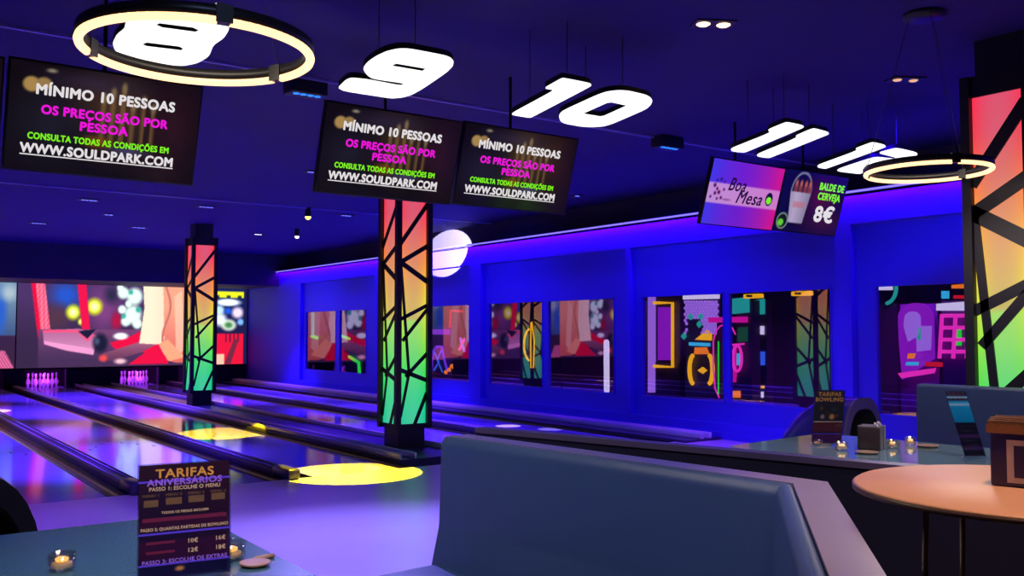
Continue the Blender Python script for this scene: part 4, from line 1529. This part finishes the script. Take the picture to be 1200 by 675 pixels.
# cans over the lanes
for x, y in ((2.6, 11.6), (4.5, 18.4), (6.9, 12.2), (8.6, 16.0), (1.5, 15.0), (5.0, 22.0), (2.6, 19.6), (7.4, 20.2), (8.8, 23.6), (4.2, 23.8)):
    spot('lane_can', (x, y, 3.6), (x, y + 0.2, 0), (0.14, 0.035, 1.0), 1700, 64, 0.7, 0.06)
# blue floods washing the window wall
for y in (5.0, 9.5, 14.0, 18.5, 22.5):
    spot('wall_flood', (7.9, y, 3.62), (10.15, y + 0.3, 0.9), BLUE, 210, 110, 0.9, 0.08)
# cove strip under the wall lip
area('cove_strip', (GX - 0.085, 12.4, 3.215), (GX + 0.10, 12.4, 2.6), (0.17, 0.0, 1.0), 230, 30.0, 0.05)
# pits behind the screens
for x in (4.54, 6.99, 8.61):
    area('pit_strip', (x, MASK_Y + 0.12, 0.49), (x, 28.5, 0.15), (0.50, 0.05, 1.0), 22, 0.9, 0.10)
# projected light circles
YEL = (1.0, 0.80, 0.0)
spot('circle_near', (4.46, 9.5, 3.66), (4.46, 9.12, 0), YEL, 4400, 23.4, 0.02, 0.01)
spot('circle_mid', (3.4, 10.8, 3.66), (4.62, 13.75, 0), YEL, 9000, 15.0, 0.02, 0.01)
spot('circle_far', (2.4, 18.5, 3.66), (2.2, 20.3, 0), (1.0, 0.82, 0.05), 6000, 14.5, 0.03, 0.01)
spot('circle_wall', (7.75, 12.9, 3.48), (10.15, 16.25, 3.20), (1.0, 0.95, 1.0), 30000, 13.5, 0.03, 0.01)
spot('circle_lane', (7.6, 11.4, 3.66), (8.75, 12.2, 0), (1.0, 0.80, 0.25), 2600, 6.0, 0.05, 0.01)
spot('circle_lane_right', (7.6, 11.2, 3.66), (9.0, 11.4, 0), (0.9, 0.85, 1.0), 900, 6.0, 0.05, 0.01)
# added violet fill spots that lift the arcade cabinets and back wall
for p, c, e in (((12.0, 7.2, 2.9), (0.75, 0.12, 1.0), 260), ((11.9, 11.0, 2.9), (0.5, 0.15, 1.0), 200), ((12.2, 15.0, 2.9), (0.7, 0.1, 0.9), 160), ((12.0, 20.0, 2.9), (0.4, 0.12, 1.0), 200), ((12.3, 3.5, 2.9), (0.6, 0.12, 1.0), 160)):
    spot('arcade_fill', p, (p[0] + 0.3, p[1], 0), c, e, 130, 0.9, 0.1)
# ring lamps' own light, warm downlights over the tables, cool light on the booth, added fill on the price cards
spot('ring_light', (1.034, 3.462, 2.55), (1.034, 3.462, 0), (1.0, 0.86, 0.70), 62, 165, 0.4, 0.38)
spot('ring_light_right', (6.05, 3.46, 2.60), (6.05, 3.46, 0), (1.0, 0.86, 0.75), 75, 165, 0.4, 0.38)
spot('table_downlight', (2.35, 0.9, 3.68), (2.45, 1.16, 1.1), (1.0, 0.60, 0.40), 280, 50, 0.7, 0.06)
spot('seat_downlight', (4.97, 4.47, 3.68), (5.0, 4.4, 0), (1.0, 0.70, 0.5), 40, 80, 0.8, 0.06)
spot('card_fill', (0.1, 0.5, 3.4), (0.86, 2.85, 0.95), (1.0, 0.88, 0.85), 620, 26, 0.9, 0.25)  # added fill that brightens the birthday card
spot('booth_light', (0.6, 1.4, 3.5), (2.3, 3.4, 0.8), (0.40, 0.55, 1.0), 60, 80, 0.9, 0.25)
spot('card_fill_right', (4.0, 0.4, 3.5), (5.5, 3.5, 0.85), (0.8, 0.85, 1.0), 330, 44, 0.9, 0.25)  # added fill that brightens the bowling card

wd = bpy.data.worlds.new('world')
SC.world = wd
wd.use_nodes = True
wd.node_tree.nodes['Background'].inputs[0].default_value = (0.02, 0.01, 0.12, 1)
wd.node_tree.nodes['Background'].inputs[1].default_value = 0.4

SC.view_settings.view_transform = 'Standard'
SC.view_settings.look = 'None'
SC.view_settings.gamma = 1
SC.view_settings.exposure = 0
SC.view_settings.use_curve_mapping = False
SC.cycles.max_bounces = 6
SC.cycles.transparent_max_bounces = 12
SC.cycles.sample_clamp_indirect = 6
